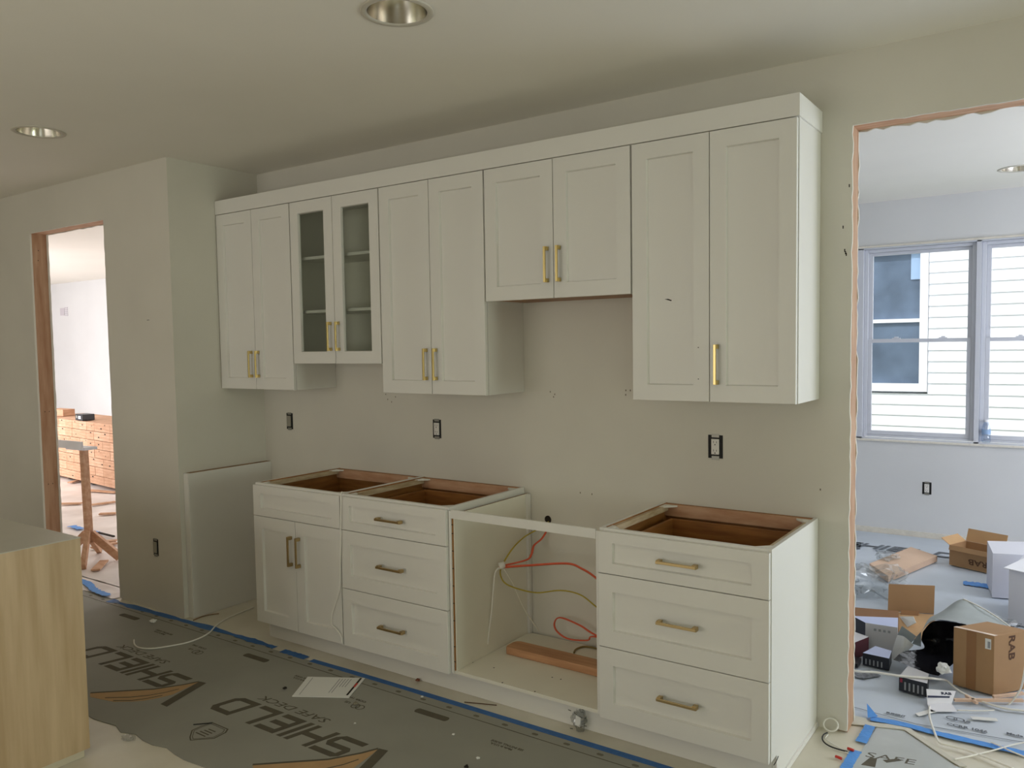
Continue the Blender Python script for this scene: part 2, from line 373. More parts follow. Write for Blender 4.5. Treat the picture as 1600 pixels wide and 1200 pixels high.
nf = MB(); nf.box(1.865,6.775,1.005, 1.95,6.92,2.675); nf.box(2.870,6.775,1.005, 2.952,6.92,2.675); nf.box(1.95,6.775,2.59, 2.870,6.92,2.675); nf.box(1.95,6.775,1.005, 2.870,6.92,1.095); nf.box(1.95,6.79,1.795, 2.870,6.91,1.835)
nw = obj('window', nf, SIDING, nh, label='window in the neighbouring wall with dim bluish panes')
obj('pane', B(1.951,6.85,1.836, 2.869,6.86,2.589), NGLASS, nw); obj('pane', B(1.951,6.83,1.096, 2.869,6.84,1.794), NGLASS, nw)
cu = MB(); cu.box(2.765,6.835,2.28, 2.868,6.845,2.575); cu.box(2.30,6.836,2.27, 2.345,6.846,1.837+.45); obj('blind', cu, mat('blind_blue', (150,176,206), .7), nw)

# ------------------------------------------------------------------ cabinets
yF = -0.3197        # door faces of the wall cabinets
def ring(mb, x0, x1, z0, z1, yf, st, rt, rb, depth=0.0135, back=0.019):
    c = 0.0014; s = 0.0032
    def L(ix0, ix1, iz0, iz1, y): return [(ix0,y,iz0),(ix1,y,iz0),(ix1,y,iz1),(ix0,y,iz1)]
    a = x0+st, x1-st, z0+rb, z1-rt
    loops = [L(x0,x1,z0,z1,yf+back), L(x0,x1,z0,z1,yf+c), L(x0+c,x1-c,z0+c,z1-c,yf), L(*a,yf), L(a[0]+s,a[1]-s,a[2]+s,a[3]-s,yf+depth), L(a[0]+s,a[1]-s,a[2]+s,a[3]-s,yf+back)]
    vs = [v for l in loops for v in l]; fs = []; n = len(loops)
    for i in range(n):
        j = (i+1) % n
        for k in range(4): fs.append((i*4+k, i*4+(k+1) % 4, j*4+(k+1) % 4, j*4+k))
    mb.add(vs, fs); return (a[0]+s, a[1]-s, a[2]+s, a[3]-s)
def handle(par, cx, cz, yf, vert, ln=0.158):
    mb = MB(); w_ = 0.0105; so = 0.030; t_ = 0.0075
    if vert:
        mb.box(cx-w_/2, yf-so, cz-ln/2, cx+w_/2, yf-so+t_, cz+ln/2)
        for s in (-1, 1):
            zc = cz+s*(ln/2-0.0085); mb.box(cx-w_/2-.0025, yf-so+t_-.0005, zc-.0085, cx+w_/2+.0025, yf-.0005, zc+.0085)
    else:
        mb.box(cx-ln/2, yf-so, cz-w_/2, cx+ln/2, yf-so+t_, cz+w_/2)
        for s in (-1, 1):
            xc = cx+s*(ln/2-0.0085); mb.box(xc-.0085, yf-so+t_-.0005, cz-w_/2-.0025, xc+.0085, yf-.0005, cz+w_/2+.0025)
    return obj('handle', mb, BRASS if yf > -.5 else BRONZE, par, bevel=.0008)
def door(cab, x0, x1, z0, z1, yf, st=0.066, rt=None, rb=None, glass=False, h=None, name='door', **kw):
    rt = rt or st; rb = rb or st
    mb = MB(); a = ring(mb, x0, x1, z0, z1, yf, st, rt, rb)
    dr = obj(name, mb, CABW, cab, recalc=True, **kw)
    if glass: obj('pane', B(a[0]-.002, yf+.0125, a[2]-.002, a[1]+.002, yf+.016, a[3]+.002), GLASS, dr)
    else: obj('panel', B(a[0], yf+.0135, a[2], a[1], yf+.0185, a[3]), CABW, dr)
    if h == 'L': handle(dr, x0+.030, z0+.070+.079, yf, True)
    if h == 'R': handle(dr, x1-.030, z0+.070+.079, yf, True)
    if h == 'TL': handle(dr, x0+.030, z1-.078-.079, yf, True)
    if h == 'TR': handle(dr, x1-.030, z1-.078-.079, yf, True)
    if h == 'C': handle(dr, (x0+x1)/2, (z0+rb+z1-rt)/2, yf, False)
    return dr
ZB, ZT = 1.3646, 2.4214
def upper(x0, x1, zb, label, hs, glass=False, under=None, grp='white wall cabinets over the counter run'):
    c = thing('wall_cabinet', label, 'cabinet', (x0, 0, zb), grp)
    t = .016; yb = yF+.0215; ins = CABI
    obj('side_panel', B(x0+.0005, yb, zb, x0+t, -.001, ZT+.003), CABW, c)
    obj('side_panel', B(x1-t, yb, zb, x1-.0005, -.001, ZT+.003), CABW, c)
    obj('bottom_panel', B(x0+t+.0003, yb, zb+.004, x1-t-.0003, -.001, zb+.019), under or CABW, c)
    obj('top_panel', B(x0+t+.0003, yb, ZT-.014, x1-t-.0003, -.001, ZT+.003), CABW, c)
    obj('back_panel', B(x0+t+.0003, -.008, zb+.0195, x1-t-.0003, -.001, ZT-.0145), CABI, c)
    if glass:
        for zz in (1.80, 2.10): obj('shelf', B(x0+t+.0005, yb+.02, zz, x1-t-.0005, -.009, zz+.016), CABW, c)
    g = .0016; e = .004; m = (x0+x1)/2
    door(c, x0+e, m-g, zb-.0005, ZT, yF, glass=glass, h=hs[0])
    dr = door(c, m+g, x1-e, zb-.0005, ZT, yF, glass=glass, h=hs[1])
    return c
X0, X1, X2, X3, X4, X5 = .0075, .6865, 1.380, 2.0595, 2.8245, 3.5055
upper(X0, X1, ZB, 'white wall cabinet against the wing wall, left end of the upper row', ('R', 'L'))
upper(X1, X2, 1.5167, 'white wall cabinet with two glass doors and empty shelves', ('R', 'L'), glass=True)
upper(X2, X3, ZB, 'tall white wall cabinet between the glass cabinet and the short cabinet', ('R', 'L'))
upper(X3, X4, 1.8096, 'short white wall cabinet above the bare range space', ('R', 'L'), under=PLYB)
u5 = upper(X4, X5, ZB, 'tall white wall cabinet with only one handle, right end of the upper row', (None, 'L'))
ldoor = [o for o in u5.children if o.name.startswith('door')][0]
mb = MB()
for u_ in [(3.119, -0.320, 1.581), (3.119, -0.320, 1.455)]: mb.lathe([(.0022, -.0012), (.0022, .0005)], (u_[0], yF, u_[2]), 8, axis='y', close=True)
obj('screw_hole', mb, DARK, ldoor, kind='stuff')
sm = [(2.968, -0.320, 1.780), (2.984, -0.320, 1.781), (3.000, -0.320, 1.775), (2.997, -0.320, 1.771), (2.982, -0.320, 1.776)]
obj('scuff_mark', MB().slab([(p[0], yF+.0132, p[2]) for p in sm], .0006), DARK, ldoor)
# flat riser board above the doors
cr = thing('riser_board', 'long white riser board running above all the wall cabinets', 'moulding', (X0, yF, ZT))
obj('front_board', B(X0, yF-.001, ZT+.0035, X5+.006, yF+.018, 2.5081), CABW, cr, bevel=.001)
obj('return_board', B(X5-.012, yF+.0185, ZT+.0035, X5+.006, -.001, 2.5081), CABW, cr, bevel=.001)

# base cabinets
yB = -0.6294; ybf = -0.609; ZC = 0.876; ZD = .1125
def bracket(cab, x, y, sx, sy):
    mb = MB().prism([(x, y), (x+sx*.062, y), (x+sx*.055, y+sy*.014), (x+sx*.016, y+sy*.052), (x, y+sy*.058)], ZC-.010, ZC-.004)
    mb.lathe([(.010, .0), (.010, .002)], (x+sx*.022, y+sy*.018, ZC-.004), 12, close=True)
    obj('corner_brace', mb, CORDW, cab)
def side(cab, x0, x1, y0=ybf, outer=0, z1=ZC, notch=True, strip=False):
    yt = -0.545
    poly = [(y0, .1125), (yt, .1125), (yt, 0.001), (-.002, 0.001), (-.002, z1), (y0, z1)] if notch else [(y0, .1), (-.002, .1), (-.002, z1), (y0, z1)]
    n = len(poly); vs = [(x0, p[0], p[1]) for p in poly]+[(x1, p[0], p[1]) for p in poly]
    fs = [list(range(n))[::-1], list(range(n, 2*n))]+[(i, (i+1) % n, (i+1) % n+n, i+n) for i in range(n)]
    mi = [0 if outer <= 0 else 1, 0 if outer >= 0 else 1]+[0]*n
    mb = MB().add(vs, fs, mi)
    return obj('side_panel', mb, [CABW, PLYB], cab, recalc=True)
def base(x0, x1, label, kind, grp='white base cabinets without worktops', lout=-1, rout=1):
    c = thing('base_cabinet', label, 'cabinet', (x0, yB, 0), grp); t = .016
    side(c, x0+.0005, x0+t, outer=-1); side(c, x1-t, x1-.0005, outer=1)
    a, b = x0+t+.0003, x1-t-.0003
    obj('back_panel', B(a, -.012, .12, b, -.003, ZC-.002), PLYB, c)
    obj('bottom_panel', B(a, ybf+.02, .1125, b, -.0125, .128), PLYB, c)
    ff = B(a, ybf, ZC-.035, b, ybf+.019, ZC); ff.box(a, ybf, .1285, a+.02, ybf+.019, ZC-.0355); ff.box(b-.02, ybf, .1285, b, ybf+.019, ZC-.0355)
    obj('face_frame', ff, CABW, c)
    obj('back_rail', B(a, -.032, ZC-.055, b, -.0125, ZC-.004), LUMB, c)
    for s, xx in ((1, a), (-1, b)): obj('side_rail', B(min(xx, xx+s*.018), ybf+.0195, ZC-.03, max(xx, xx+s*.018), -.0325, ZC-.006), PLYL, c)
    for s, xx in ((1, a), (-1, b)): bracket(c, xx+s*.001, -.033, s, -1); bracket(c, xx+s*.001, ybf+.02, s, 1)
    e = .0035; z1 = 0.866; f1, f2 = .6997, .4045
    if kind == 'sink':
        door(c, x0+e, x1-e, f1+.0015, z1, yB, st=.062, rt=.042, rb=.042, name='drawer_front')
        m = (x0+x1)/2
        door(c, x0+e, m-.0015, ZD, f1-.0015, yB, h='TR'); door(c, m+.0015, x1-e, ZD, f1-.0015, yB, h='TL')
    else:
        for za, zb_, rr in ((f1+.0015, z1, .042), (f2+.0015, f1-.0015, .068), (ZD, f2-.0015, .068)):
            dr = door(c, x0+e, x1-e, za, zb_, yB, st=.062, rt=rr, rb=rr, h='C', name='drawer')
            # the drawer's own open box behind the front
            zt_ = min(zb_-.02, ZC-.058); p, q = a+.044, b-.044; w_ = .014
            bb = MB(); bb.box(p, ybf+.022, za+.02, p+w_, -.06, zt_); bb.box(q-w_, ybf+.022, za+.02, q, -.06, zt_)
            bb.box(p+w_, -.074, za+.02, q-w_, -.06, zt_); bb.box(p+w_, ybf+.022, za+.02, q-w_, ybf+.036, zt_); bb.box(p+w_, ybf+.036, za+.02, q-w_, -.074, za+.03)
            obj('drawer_box', bb, PLYB, dr)
    return c
XA0, XA1, XB1, XC0, XC1 = .6860, 1.3655, 2.0515, 2.8230, 3.5050
ca = base(XA0, XA1, 'white base cabinet with two doors under a plain false drawer', 'sink')
cb = base(XA1, XB1, 'white three-drawer base cabinet beside the two-door cabinet', 'drawers')
cc = base(XC0, XC1, 'white three-drawer base cabinet standing alone at the right end of the run', 'drawers')
obj('scribe_strip', B(XC1-.0002, -.575, .001, XC1+.006, -.004, .022), CABW, cc)
obj('corner_chip', MB().tube([(3.511, -0.600, 0.101), (3.518, -0.600, 0.114), (3.523, -0.600, 0.126), (3.527, -0.600, 0.139)], .0014, 5), DARK, cc)
# toe kick
obj('toe_kick_board', B(XA0+.002, -.5475, .001, XC1-.017, -.5455, .1115), CABW, label='long white toe kick board under the base cabinets', cat='toe kick')
# open appliance cabinet between the drawer cabinets
mc = thing('open_cabinet', 'white open-fronted cabinet without drawers between the two drawer cabinets', 'cabinet', (2.06, ybf, 0), 'white base cabinets without worktops')
m0, m1 = XB1+.002, XC0-.002
zs = .846
mb = B(m0+.018, ybf+.006, .128, m0+.0235, -.003, zs); obj('side_panel', mb, CABI, mc)
obj('side_panel', B(m1-.016, ybf+.006, .128, m1-.001, -.003, zs), CABI, mc)
obj('plywood_core', B(m0+.0125, ybf+.001, .128, m0+.0175, -.003, zs), mat('raw_core', (150, 104, 52), .8), mc, label='brown raw plywood edge with pin nails')
obj('stile', B(m0, ybf-.004, .118, m0+.012, ybf+.018, .862), CABW, mc)
obj('stile', B(m1-.013, ybf-.004, .118, m1, ybf+.005, .862), CABW, mc)
obj('front_rail', B(m0+.0125, ybf-.006, .829, m1-.0135, ybf+.0055, .868), CABW, mc, bevel=.001)
obj('bottom_panel', B(m0+.001, ybf+.004, .1125, m1-.001, -.012, .1275), CABI, mc)
obj('back_strip', B(m0+.024, -.030, .128, m0+.038, -.004, zs), CABW, mc)
mb = MB()
for z_ in (.17, .24, .36, .44, .52, .60, .68, .76, .80): mb.box(m0+.012, ybf-.0005, z_-.002, m0+.021, ybf+.0008, z_+.0015)
for p in [(2.076, -0.488, 0.127), (2.197, -0.485, 0.127), (2.070, -0.294, 0.127), (2.479, -0.432, 0.127), (2.522, -0.429, 0.127), (2.326, -0.598, 0.127), (2.496, -0.597, 0.127)]: mb.box(p[0]-.003, p[1]-.003, .1275, p[0]+.003, p[1]+.003, .1283)
obj('nail_mark', mb, DARK, mc, kind='stuff')
# plank lying in it
pl = MB().prism([(2.142,-.300),(2.150,-.322),(2.790,-.322),(2.790,-.222),(2.170,-.222),(2.150,-.232),(2.142,-.250)], .1280, .165)
obj('wood_plank', pl, mat('plank_wood', (196, 148, 108), .6, rgb2=(170, 122, 84), vscale=4, stretch=(1.2, 9, 9)), label='brown wood plank with rounded end lying in the open cabinet', cat='plank', bevel=.004)
# end panel against the wing wall
ep = thing('end_panel', 'low white end panel with raw wood top edge against the wing wall', 'panel', (.01, -.6, 0))
obj('panel_board', B(.0485, -.600, .001, .054, -.001, .872), CABW, ep)
obj('core', B(.0085, -.585, .001, .0480, -.001, .873), mat('core_wood', (168, 136, 102), .8, rgb2=(136, 106, 76), vscale=20), ep, label='brown raw wood core')
obj('front_stile', B(.0070, -.602, .001, .0480, -.5855, .872), CABW, ep)

# cables in the open cabinet
def cable(name, pts, r, m, label, cat='cable', grp=None, n=7, flat=None, parent=None):
    return obj(name, MB().tube(smooth_path(pts, n), r, 7, flat=flat), m, parent, label, cat, grp, smooth=True)
O8 = (690, 740, 3.333)
cable('electrical_cable', [(2.196,.004,.715)]+[(2.141, -0.020, 0.672), (2.113, -0.100, 0.645), (2.112, -0.200, 0.609), (2.117, -0.290, 0.554), (2.107, -0.300, 0.508), (2.127, -0.290, 0.462), (2.177, -0.250, 0.431), (2.254, -0.200, 0.412), (2.372, -0.180, 0.437), (2.466, -0.160, 0.427), (2.542, -0.150, 0.383)]+[(2.62,-.14,.33),(2.70,-.10,.24),(2.74,-.08,.15)], .0072, YELC, 'yellow electrical cable sweeping from the wall hole across the open cabinet', flat=.0035)
cable('electrical_cable', [(2.203,.004,.712)]+[(2.193, -0.020, 0.668), (2.183, -0.050, 0.634), (2.170, -0.100, 0.609), (2.195, -0.160, 0.583), (2.190, -0.200, 0.562), (2.124, -0.300, 0.548), (2.122, -0.303, 0.542), (2.235, -0.250, 0.554), (2.418, -0.200, 0.578), (2.489, -0.180, 0.559), (2.549, -0.160, 0.522)]+[(2.62,-.15,.46),(2.72,-.12,.37)], .0072, REDC, 'orange-red electrical cable bent in a loop from the wall hole', flat=.0035)
cable('electrical_cable', [(2.74,-.10,.17)]+[(2.490, -0.060, 0.208), (2.405, -0.060, 0.239), (2.296, -0.060, 0.257), (2.260, -0.060, 0.226), (2.273, -0.060, 0.185), (2.339, -0.060, 0.159), (2.447, -0.060, 0.173), (2.490, -0.060, 0.199)]+[(2.76,-.07,.20)], .0072, REDC, 'orange-red cable coil drooping low by the drawer cabinet side', flat=.0035)
cable('electrical_cable', [(2.419, -0.141, 0.133), (2.406, -0.100, 0.133), (2.417, -0.054, 0.133), (2.456, -0.038, 0.133), (2.495, -0.043, 0.133), (2.546, -0.068, 0.133)], .0045, mat('cable_olive', (136,116,60), .5), 'short olive cable end lying behind the wood plank')
cable('network_cable', [(2.122, -0.303, 0.544), (2.102, -0.330, 0.524), (2.094, -0.340, 0.441), (2.091, -0.350, 0.350), (2.083, -0.360, 0.258), (2.077, -0.370, 0.178)], .0045, CORDW, 'white cable hanging down the inside of the open cabinet')
cable('network_cable', [(2.130, -0.300, 0.535), (2.137, -0.240, 0.451), (2.142, -0.200, 0.375), (2.145, -0.140, 0.282)]+[(2.16,-.05,.16)], .0035, CABI, 'thin white cable slanting behind the taped cable bundle')
obj('cable_tie', MB().tube([(2.108,-.310,.546),(2.128,-.290,.552)], .016, 10), CORDW, label='white tape wrap bundling the cables', cat='tape wrap', smooth=True)
# hole in the wall
wh = MB().lathe([(.0215, -.001), (.0205, -.0035), (.0195, -.001)], (2.192, 0, .724), 20, axis='y')
ho = obj('hole_rim', wh, PLAST, wb)
obj('hole', MB().lathe([(.0198, -.0012), (.0198, -.0002)], (2.192, 0, .724), 20, axis='y', close=True), DARK, wb)

# ------------------------------------------------------------------ outlets
def outlet(x, y, z, label, blank=False, w_=.058, h_=.102, open_=False, sw=0):
    o = thing('wall_outlet', label, 'outlet', (x, y, z), 'uncovered electrical boxes')
    mb = MB(); a, b, c, d_ = x-w_/2, x+w_/2, z-h_/2, z+h_/2
    obj('electrical_box', B(a, y-.0018, c, b, y-.0002, d_), BOXB, o)
    y1 = y-.0019
    obj('mounting_ear', B(x-.017, y1-.0016, c-.006, x+.017, y1, c+.010), STEEL, o); obj('mounting_ear', B(x-.017, y1-.0016, d_-.010, x+.017, y1, d_+.004), STEEL, o)
    rx = -.004 if sw else 0
    obj('receptacle', B(x-.0175+rx, y1-.006, z-.034, x+.0175+rx, y1, z+.034), OUTW if not sw else mat('device_grey', (150,146,132), .6), o, bevel=.0015)
    if not sw:
        for s in (-1, 1):
            zz = z+s*.0185; sl = MB(); sl.box(x-.0075, y1-.0066, zz-.002, x-.0055, y1-.0061, zz+.007); sl.box(x+.0055, y1-.0066, zz-.002, x+.0075, y1-.0061, zz+.006); sl.lathe([(.0028, -.0066), (.0028, -.0061)], (x, y1, zz-.009), 8, axis='y', close=True)
            obj('socket', sl, DARK, o)
    return o
outlet(.252, 0, 1.142, 'uncovered outlet on the back wall nearest the wing wall', sw=1)
outlet(1.475, 0, 1.149, 'uncovered white outlet on the back wall above the three-drawer cabinet beside the doors')
outlet(3.068, 0, 1.144, 'uncovered white outlet on the back wall above the lone drawer cabinet', w_=.066)
outlet(3.381, 3.79, .404, 'uncovered white outlet low on the dining wall under the window', w_=.066, h_=.098)
outlet(-.266, yW, .396, 'uncovered outlet low on the wing wall', sw=1, w_=.052)
# small marks on the walls
mb = MB()
for (u_, v_, y_) in [(1.095, 0.000, 1.331), (1.109, 0.000, 1.302), (1.139, -0.000, 1.288), (1.170, 0.000, 1.318), (2.215, 0.000, 1.368), (2.241, -0.000, 1.356), (2.234, -0.000, 1.343), (2.633, 0.000, 1.383), (2.632, 0.000, 1.362), (2.656, 0.000, 1.383), (2.381, 0.000, 0.877), (2.446, 0.000, 0.876), (3.513, -0.000, 0.994)]:
    mb.box(u_-.003, -.0006, y_-.004, u_+.002, -.0001, y_+.004)
obj('pencil_mark', mb, mat('pencil', (120,112,98), .9), wb, kind='stuff')
mb = MB().box(-.262, yW-.0006, 1.786, -.236, yW-.0001, 1.789)
obj('pencil_mark', mb, DARK, ww)
mb = MB()
for p in [(3.599, 0.000, 1.955), (3.602, 0.000, 1.946), (3.605, 0.000, 1.939), (3.614, -0.000, 2.206), (3.592, 0.000, 2.047)]: mb.box(p[0]-.002, -.0006, p[2]-.006, p[0]+.002, -.0001, p[2]+.006)
obj('pencil_mark', mb, DARK, wb, kind='stuff')

# ------------------------------------------------------------------ recessed ceiling lights
for (lx, ly), lb in zip(LIGHTS, ('large recessed ceiling light in front of the glass-door cabinet, near top of picture', 'recessed ceiling light near the hall opening', 'recessed ceiling light in the dining room before the windows')):
    t_ = thing('recessed_light', lb, 'ceiling light', (lx, ly, H), 'recessed ceiling lights')
    obj('trim_ring', MB().lathe([(.1235, -.0002), (.1235, -.002), (.120, -.0045), (.106, -.005), (.101, -.003), (.101, .004)], (lx, ly, H), 40), TRIMW, t_, smooth=True)
    obj('reflector_cone', MB().lathe([(.1005, .0), (.099, .012), (.092, .045), (.080, .078), (.066, .100)], (lx, ly, H), 40), CHROME, t_, smooth=True)
    obj('lens', MB().lathe([(.066, .100), (.001, .104)], (lx, ly, H), 40), LENS, t_, smooth=True)
    obj('can', MB().lathe([(.1018, .001), (.1018, .12), (.001, .121)], (lx, ly, H), 24), STEEL, t_)

# ------------------------------------------------------------------ floor coverings
def wavy_edge(x0, x1, y, amp, seed, n=60):
    rnd = random.Random(seed); return [(x0+(x1-x0)*i/n, y+rnd.uniform(-amp, amp)) for i in range(n+1)]
ks = thing('floor_sheet', 'grey floor protection sheet with large dark lettering in the kitchen', 'floor covering', (1.5, -1.2, 0))
low = wavy_edge(-2.4, 5.6, -1.62, .018, 5, 110)
obj('sheet', MB().prism(low+[(5.6, -.672), (-2.4, -.672)], .0004, .0028), SHEET, ks)
zi = .0034
def flat(polys, z0=.0030, z1=None):
    mb = MB()
    for p in polys: mb.prism(p, z0, z1 or z0+.0004)
    return mb
def glyphs():
    k = .155; g = {}
    g['S'] = [[(0,0),(.125,0),(.150,.03),(.150,.07),(.125,.095),(.03,.095),(.03,.125),(.148,.125),(.148,.155),(.02,.155),(0,.135),(0,.085),(.02,.066),(.12,.066),(.12,.03),(0,.03)]]
    g['H'] = [[(0,0),(.026,0),(.026,.155),(0,.155)],[(.112,0),(.138,0),(.138,.155),(.112,.155)],[(.027,.062),(.111,.062),(.111,.092),(.027,.092)]]
    g['I'] = [[(0,0),(.027,0),(.027,.155),(0,.155)]]
    g['E'] = [[(0,0),(.125,0),(.125,.03),(.03,.03),(.03,.062),(.115,.062),(.115,.092),(.03,.092),(.03,.125),(.125,.125),(.125,.155),(0,.155)]]
    g['L'] = [[(0,0),(.130,0),(.130,.03),(.03,.03),(.03,.155),(0,.155)]]
    g['D'] = [[(0,0),(.12,0),(.15,.028),(.15,.127),(.12,.155),(0,.155),(0,.125),(.107,.125),(.12,.112),(.12,.043),(.107,.03),(.03,.03),(.03,.1245),(0,.1245)]]
    return g
G = glyphs()
def brand_print(x0, parent, y0=-1.140, zb=.0030, ink=None, orange=None, f=1.0):
    ink = ink or INK; orange = orange or INKO
    start = {'S': .100, 'H': .262, 'I': .418, 'E': .468, 'L': .618, 'D': .772}
    w0 = lambda s, t: (x0-(s+.25*t)*f, y0-t*f)
    for k, s in start.items():
        mb = MB()
        for poly in G[k]: mb.prism([w0(s+a, b) for a, b in poly], zb, zb+.0004)
        obj('letter', mb, ink, parent)
    dx = x0-2.150
    A = [(2.152,-1.136),(2.108,-1.143),(2.181,-1.391),(2.229,-1.391)]
    up = [(1.792,-1.507),(1.848,-1.458),(1.927,-1.389),(2.007,-1.319),(2.079,-1.213),(2.110,-1.150)]
    lo = [(1.831,-1.527),(1.898,-1.513),(1.976,-1.495),(2.038,-1.452),(2.083,-1.411),(2.112,-1.360),(2.133,-1.302),(2.120,-1.200)]
    tr = lambda L: [(a+dx, b+(y0+1.140)) for a, b in L]
    obj('swoosh', flat([tr(up+lo[::-1])], zb), orange, parent)
    mb = MB(); mb.prism(tr(A), zb+.0005, zb+.0009)
    U = [Vector((a, b, 0)) for a, b in tr(up)]
    for off, tk in ((0, .014),):
        pts = U+[p+Vector((-.008, .009, 0)) for p in U[::-1]]
        mb.prism([(p.x, p.y) for p in pts], zb+.0005, zb+.0009)
    for line in ([(1.898,-1.491),(1.989,-1.425),(2.045,-1.366),(2.081,-1.305),(2.101,-1.246)], [(1.96,-1.487),(2.03,-1.44),(2.07,-1.39),(2.1,-1.33)]):
        L = tr(line); mb.prism(L+[(a+.004, b-.006) for a, b in L[::-1]], zb+.0005, zb+.0009)
    obj('letter', mb, ink, parent)
    m = frame_mtx((x0-.385*f, y0+.066*f, zb+.0002), (-1, 0, 0), (0, -1, 0))
    obj('lettering', text_mb('SAFE DECK', .058*f, m, shear=.25, xs=1.55, thick=.0002), ink, parent)
    # small shield emblem
    sh = [(1.341,-1.37),(1.456,-1.371),(1.475,-1.396),(1.478,-1.455),(1.408,-1.521),(1.381,-1.506),(1.333,-1.464),(1.332,-1.421)]
    dx2 = x0-2.150; ring_ = []
    sh = [(a+dx2, b) for a, b in sh]; cx = sum(a for a, b in sh)/8; cy = sum(b for a, b in sh)/8
    mb = MB()
    for s1, s2 in ((1.0, .92), (.84, .80)):
        for i in range(8):
            (a, b), (c, e) = sh[i], sh[(i+1) % 8]
            q = [(cx+(a-cx)*s1, cy+(b-cy)*s1), (cx+(c-cx)*s1, cy+(e-cy)*s1), (cx+(c-cx)*s2, cy+(e-cy)*s2), (cx+(a-cx)*s2, cy+(b-cy)*s2)]
            mb.prism(q, zb, zb+.0004)
    for i in range(4): mb.box(cx-.035+.006*i, cy-.03+.016*i, zb, cx+.03, cy-.024+.016*i, zb+.0004)
    obj('emblem', mb, ink, parent)
for k in (-2, -1, 0, 1, 2): brand_print(2.150+1.195*k, ks)
# ruled line, alignment dots and small print near the taped edge
mb = MB().box(-2.4, -.7325, .003, 5.6, -.7285, .0034); obj('ruled_line', mb, INK, ks)
mb = MB(); x = -2.3
while x < 5.5:
    mb.prism([(x-.016, -.703), (x-.010, -.711), (x+.010, -.711), (x+.016, -.703), (x+.010, -.695), (x-.010, -.695)], .003, .0034); x += .152
obj('alignment_dot', mb, mat('ink_faint', (112, 106, 92), .8), ks, kind='stuff')
for k in (-2, -1, 0, 1, 2):
    dx = 1.195*k
    mb = MB(); cx, cy = 2.09+dx, -.800
    mb.prism([(cx-.078+.014*math.cos(a) if math.cos(a) < 0 else cx+.078+.014*math.cos(a), cy+.020*math.sin(a)) for a in [2*PI*i/16 for i in range(16)]], .003, .0034)
    obj('stamp', mb, INK, ks)
    m = lambda x, y: frame_mtx((x+dx, y, .0032), (-1, 0, 0), (0, -1, 0))
    obj('small_print', text_mb('Made in U.S.A.', .018, m(2.56, -.856), bold=.0004, thick=.0002), INK, ks)
    obj('small_print', text_mb('SEE INSTALL GUIDE', .018, m(2.60, -.835), bold=.0004, thick=.0002), INK, ks)
    obj('small_print', text_mb('US', .022, m(2.90, -.905), xs=1.3, bold=.0005, thick=.0002), INK, ks)
    obj('small_print', text_mb('CCRR 1046', .019, m(2.955, -.862), xs=1.3, bold=.0004, thick=.0002), INK, ks)
    em = MB(); ex, ey = 2.955+dx, -.920
    for r1, r2 in ((.022, .018),):
        for s in (-.014, .014):
            for i in range(14):
                a, b = 2*PI*i/14, 2*PI*(i+1)/14
                em.prism([(ex+s+r1*math.cos(a), ey+r1*math.sin(a)), (ex+s+r1*math.cos(b), ey+r1*math.sin(b)), (ex+s+r2*math.cos(b), ey+r2*math.sin(b)), (ex+s+r2*math.cos(a), ey+r2*math.sin(a))], .003+(.0004 if s > 0 else 0), .0034+(.0004 if s > 0 else 0))
    obj('emblem', em, INK, ks)
# blue tape along the cabinets
def tape_strip(name, pts, w_, z, m, label, seed=1, amp=.0, grp='blue masking tape on the floor'):
    rnd = random.Random(seed); P = smooth_path([(p[0], p[1], 0) for p in pts], 8); a = []; b = []
    for i, p in enumerate(P):
        d_ = (P[min(i+1, len(P)-1)]-P[max(i-1, 0)]).normalized(); n_ = Vector((-d_.y, d_.x, 0)); ww_ = w_/2*(1+rnd.uniform(-amp, amp))
        a.append((p.x+n_.x*ww_, p.y+n_.y*ww_)); b.append((p.x-n_.x*ww_, p.y-n_.y*ww_))
    mb = MB(); vs = [(x_, y_, z) for x_, y_ in a+b]+[(x_, y_, z+.0006) for x_, y_ in a+b]; n = len(a); fs = []
    for i in range(n-1):
        fs += [(n+i, n+i+1, i+1, i), (3*n+i, 2*n+i, 2*n+i+1, 3*n+i+1)[::-1] if False else (2*n+i, 2*n+i+1, 3*n+i+1, 3*n+i)[::-1], (i, i+1, 2*n+i+1, 2*n+i), (n+i+1, n+i, 3*n+i, 3*n+i+1)]
    fs += [(0, n, 3*n, 2*n), (n-1, 2*n-1, 4*n-1, 3*n-1)[::-1]]
    mb.add(vs, fs); return obj(name, mb, m, None, label, 'tape', grp, recalc=True)
tape_strip('tape_strip', [(-.72,-.690),(-.2,-.672),(.3,-.655),(.62,-.650),(.86,-.652)], .042, .0031, TAPE, 'torn blue masking tape on the floor beside the wing wall', 2, .45)
tape_strip('tape_strip', [(.93,-.660),(1.02,-.658),(1.12,-.660)], .044, .0031, TAPE, 'short blue tape piece on the floor below the two-door cabinet', 3, .15)
tape_strip('tape_strip', [(1.165,-.666),(1.5,-.660),(2.0,-.657),(3.0,-.656),(4.2,-.655),(5.4,-.655)], .034, .0031, TAPE, 'long straight blue tape strip along the drawer cabinets', 4, .05)
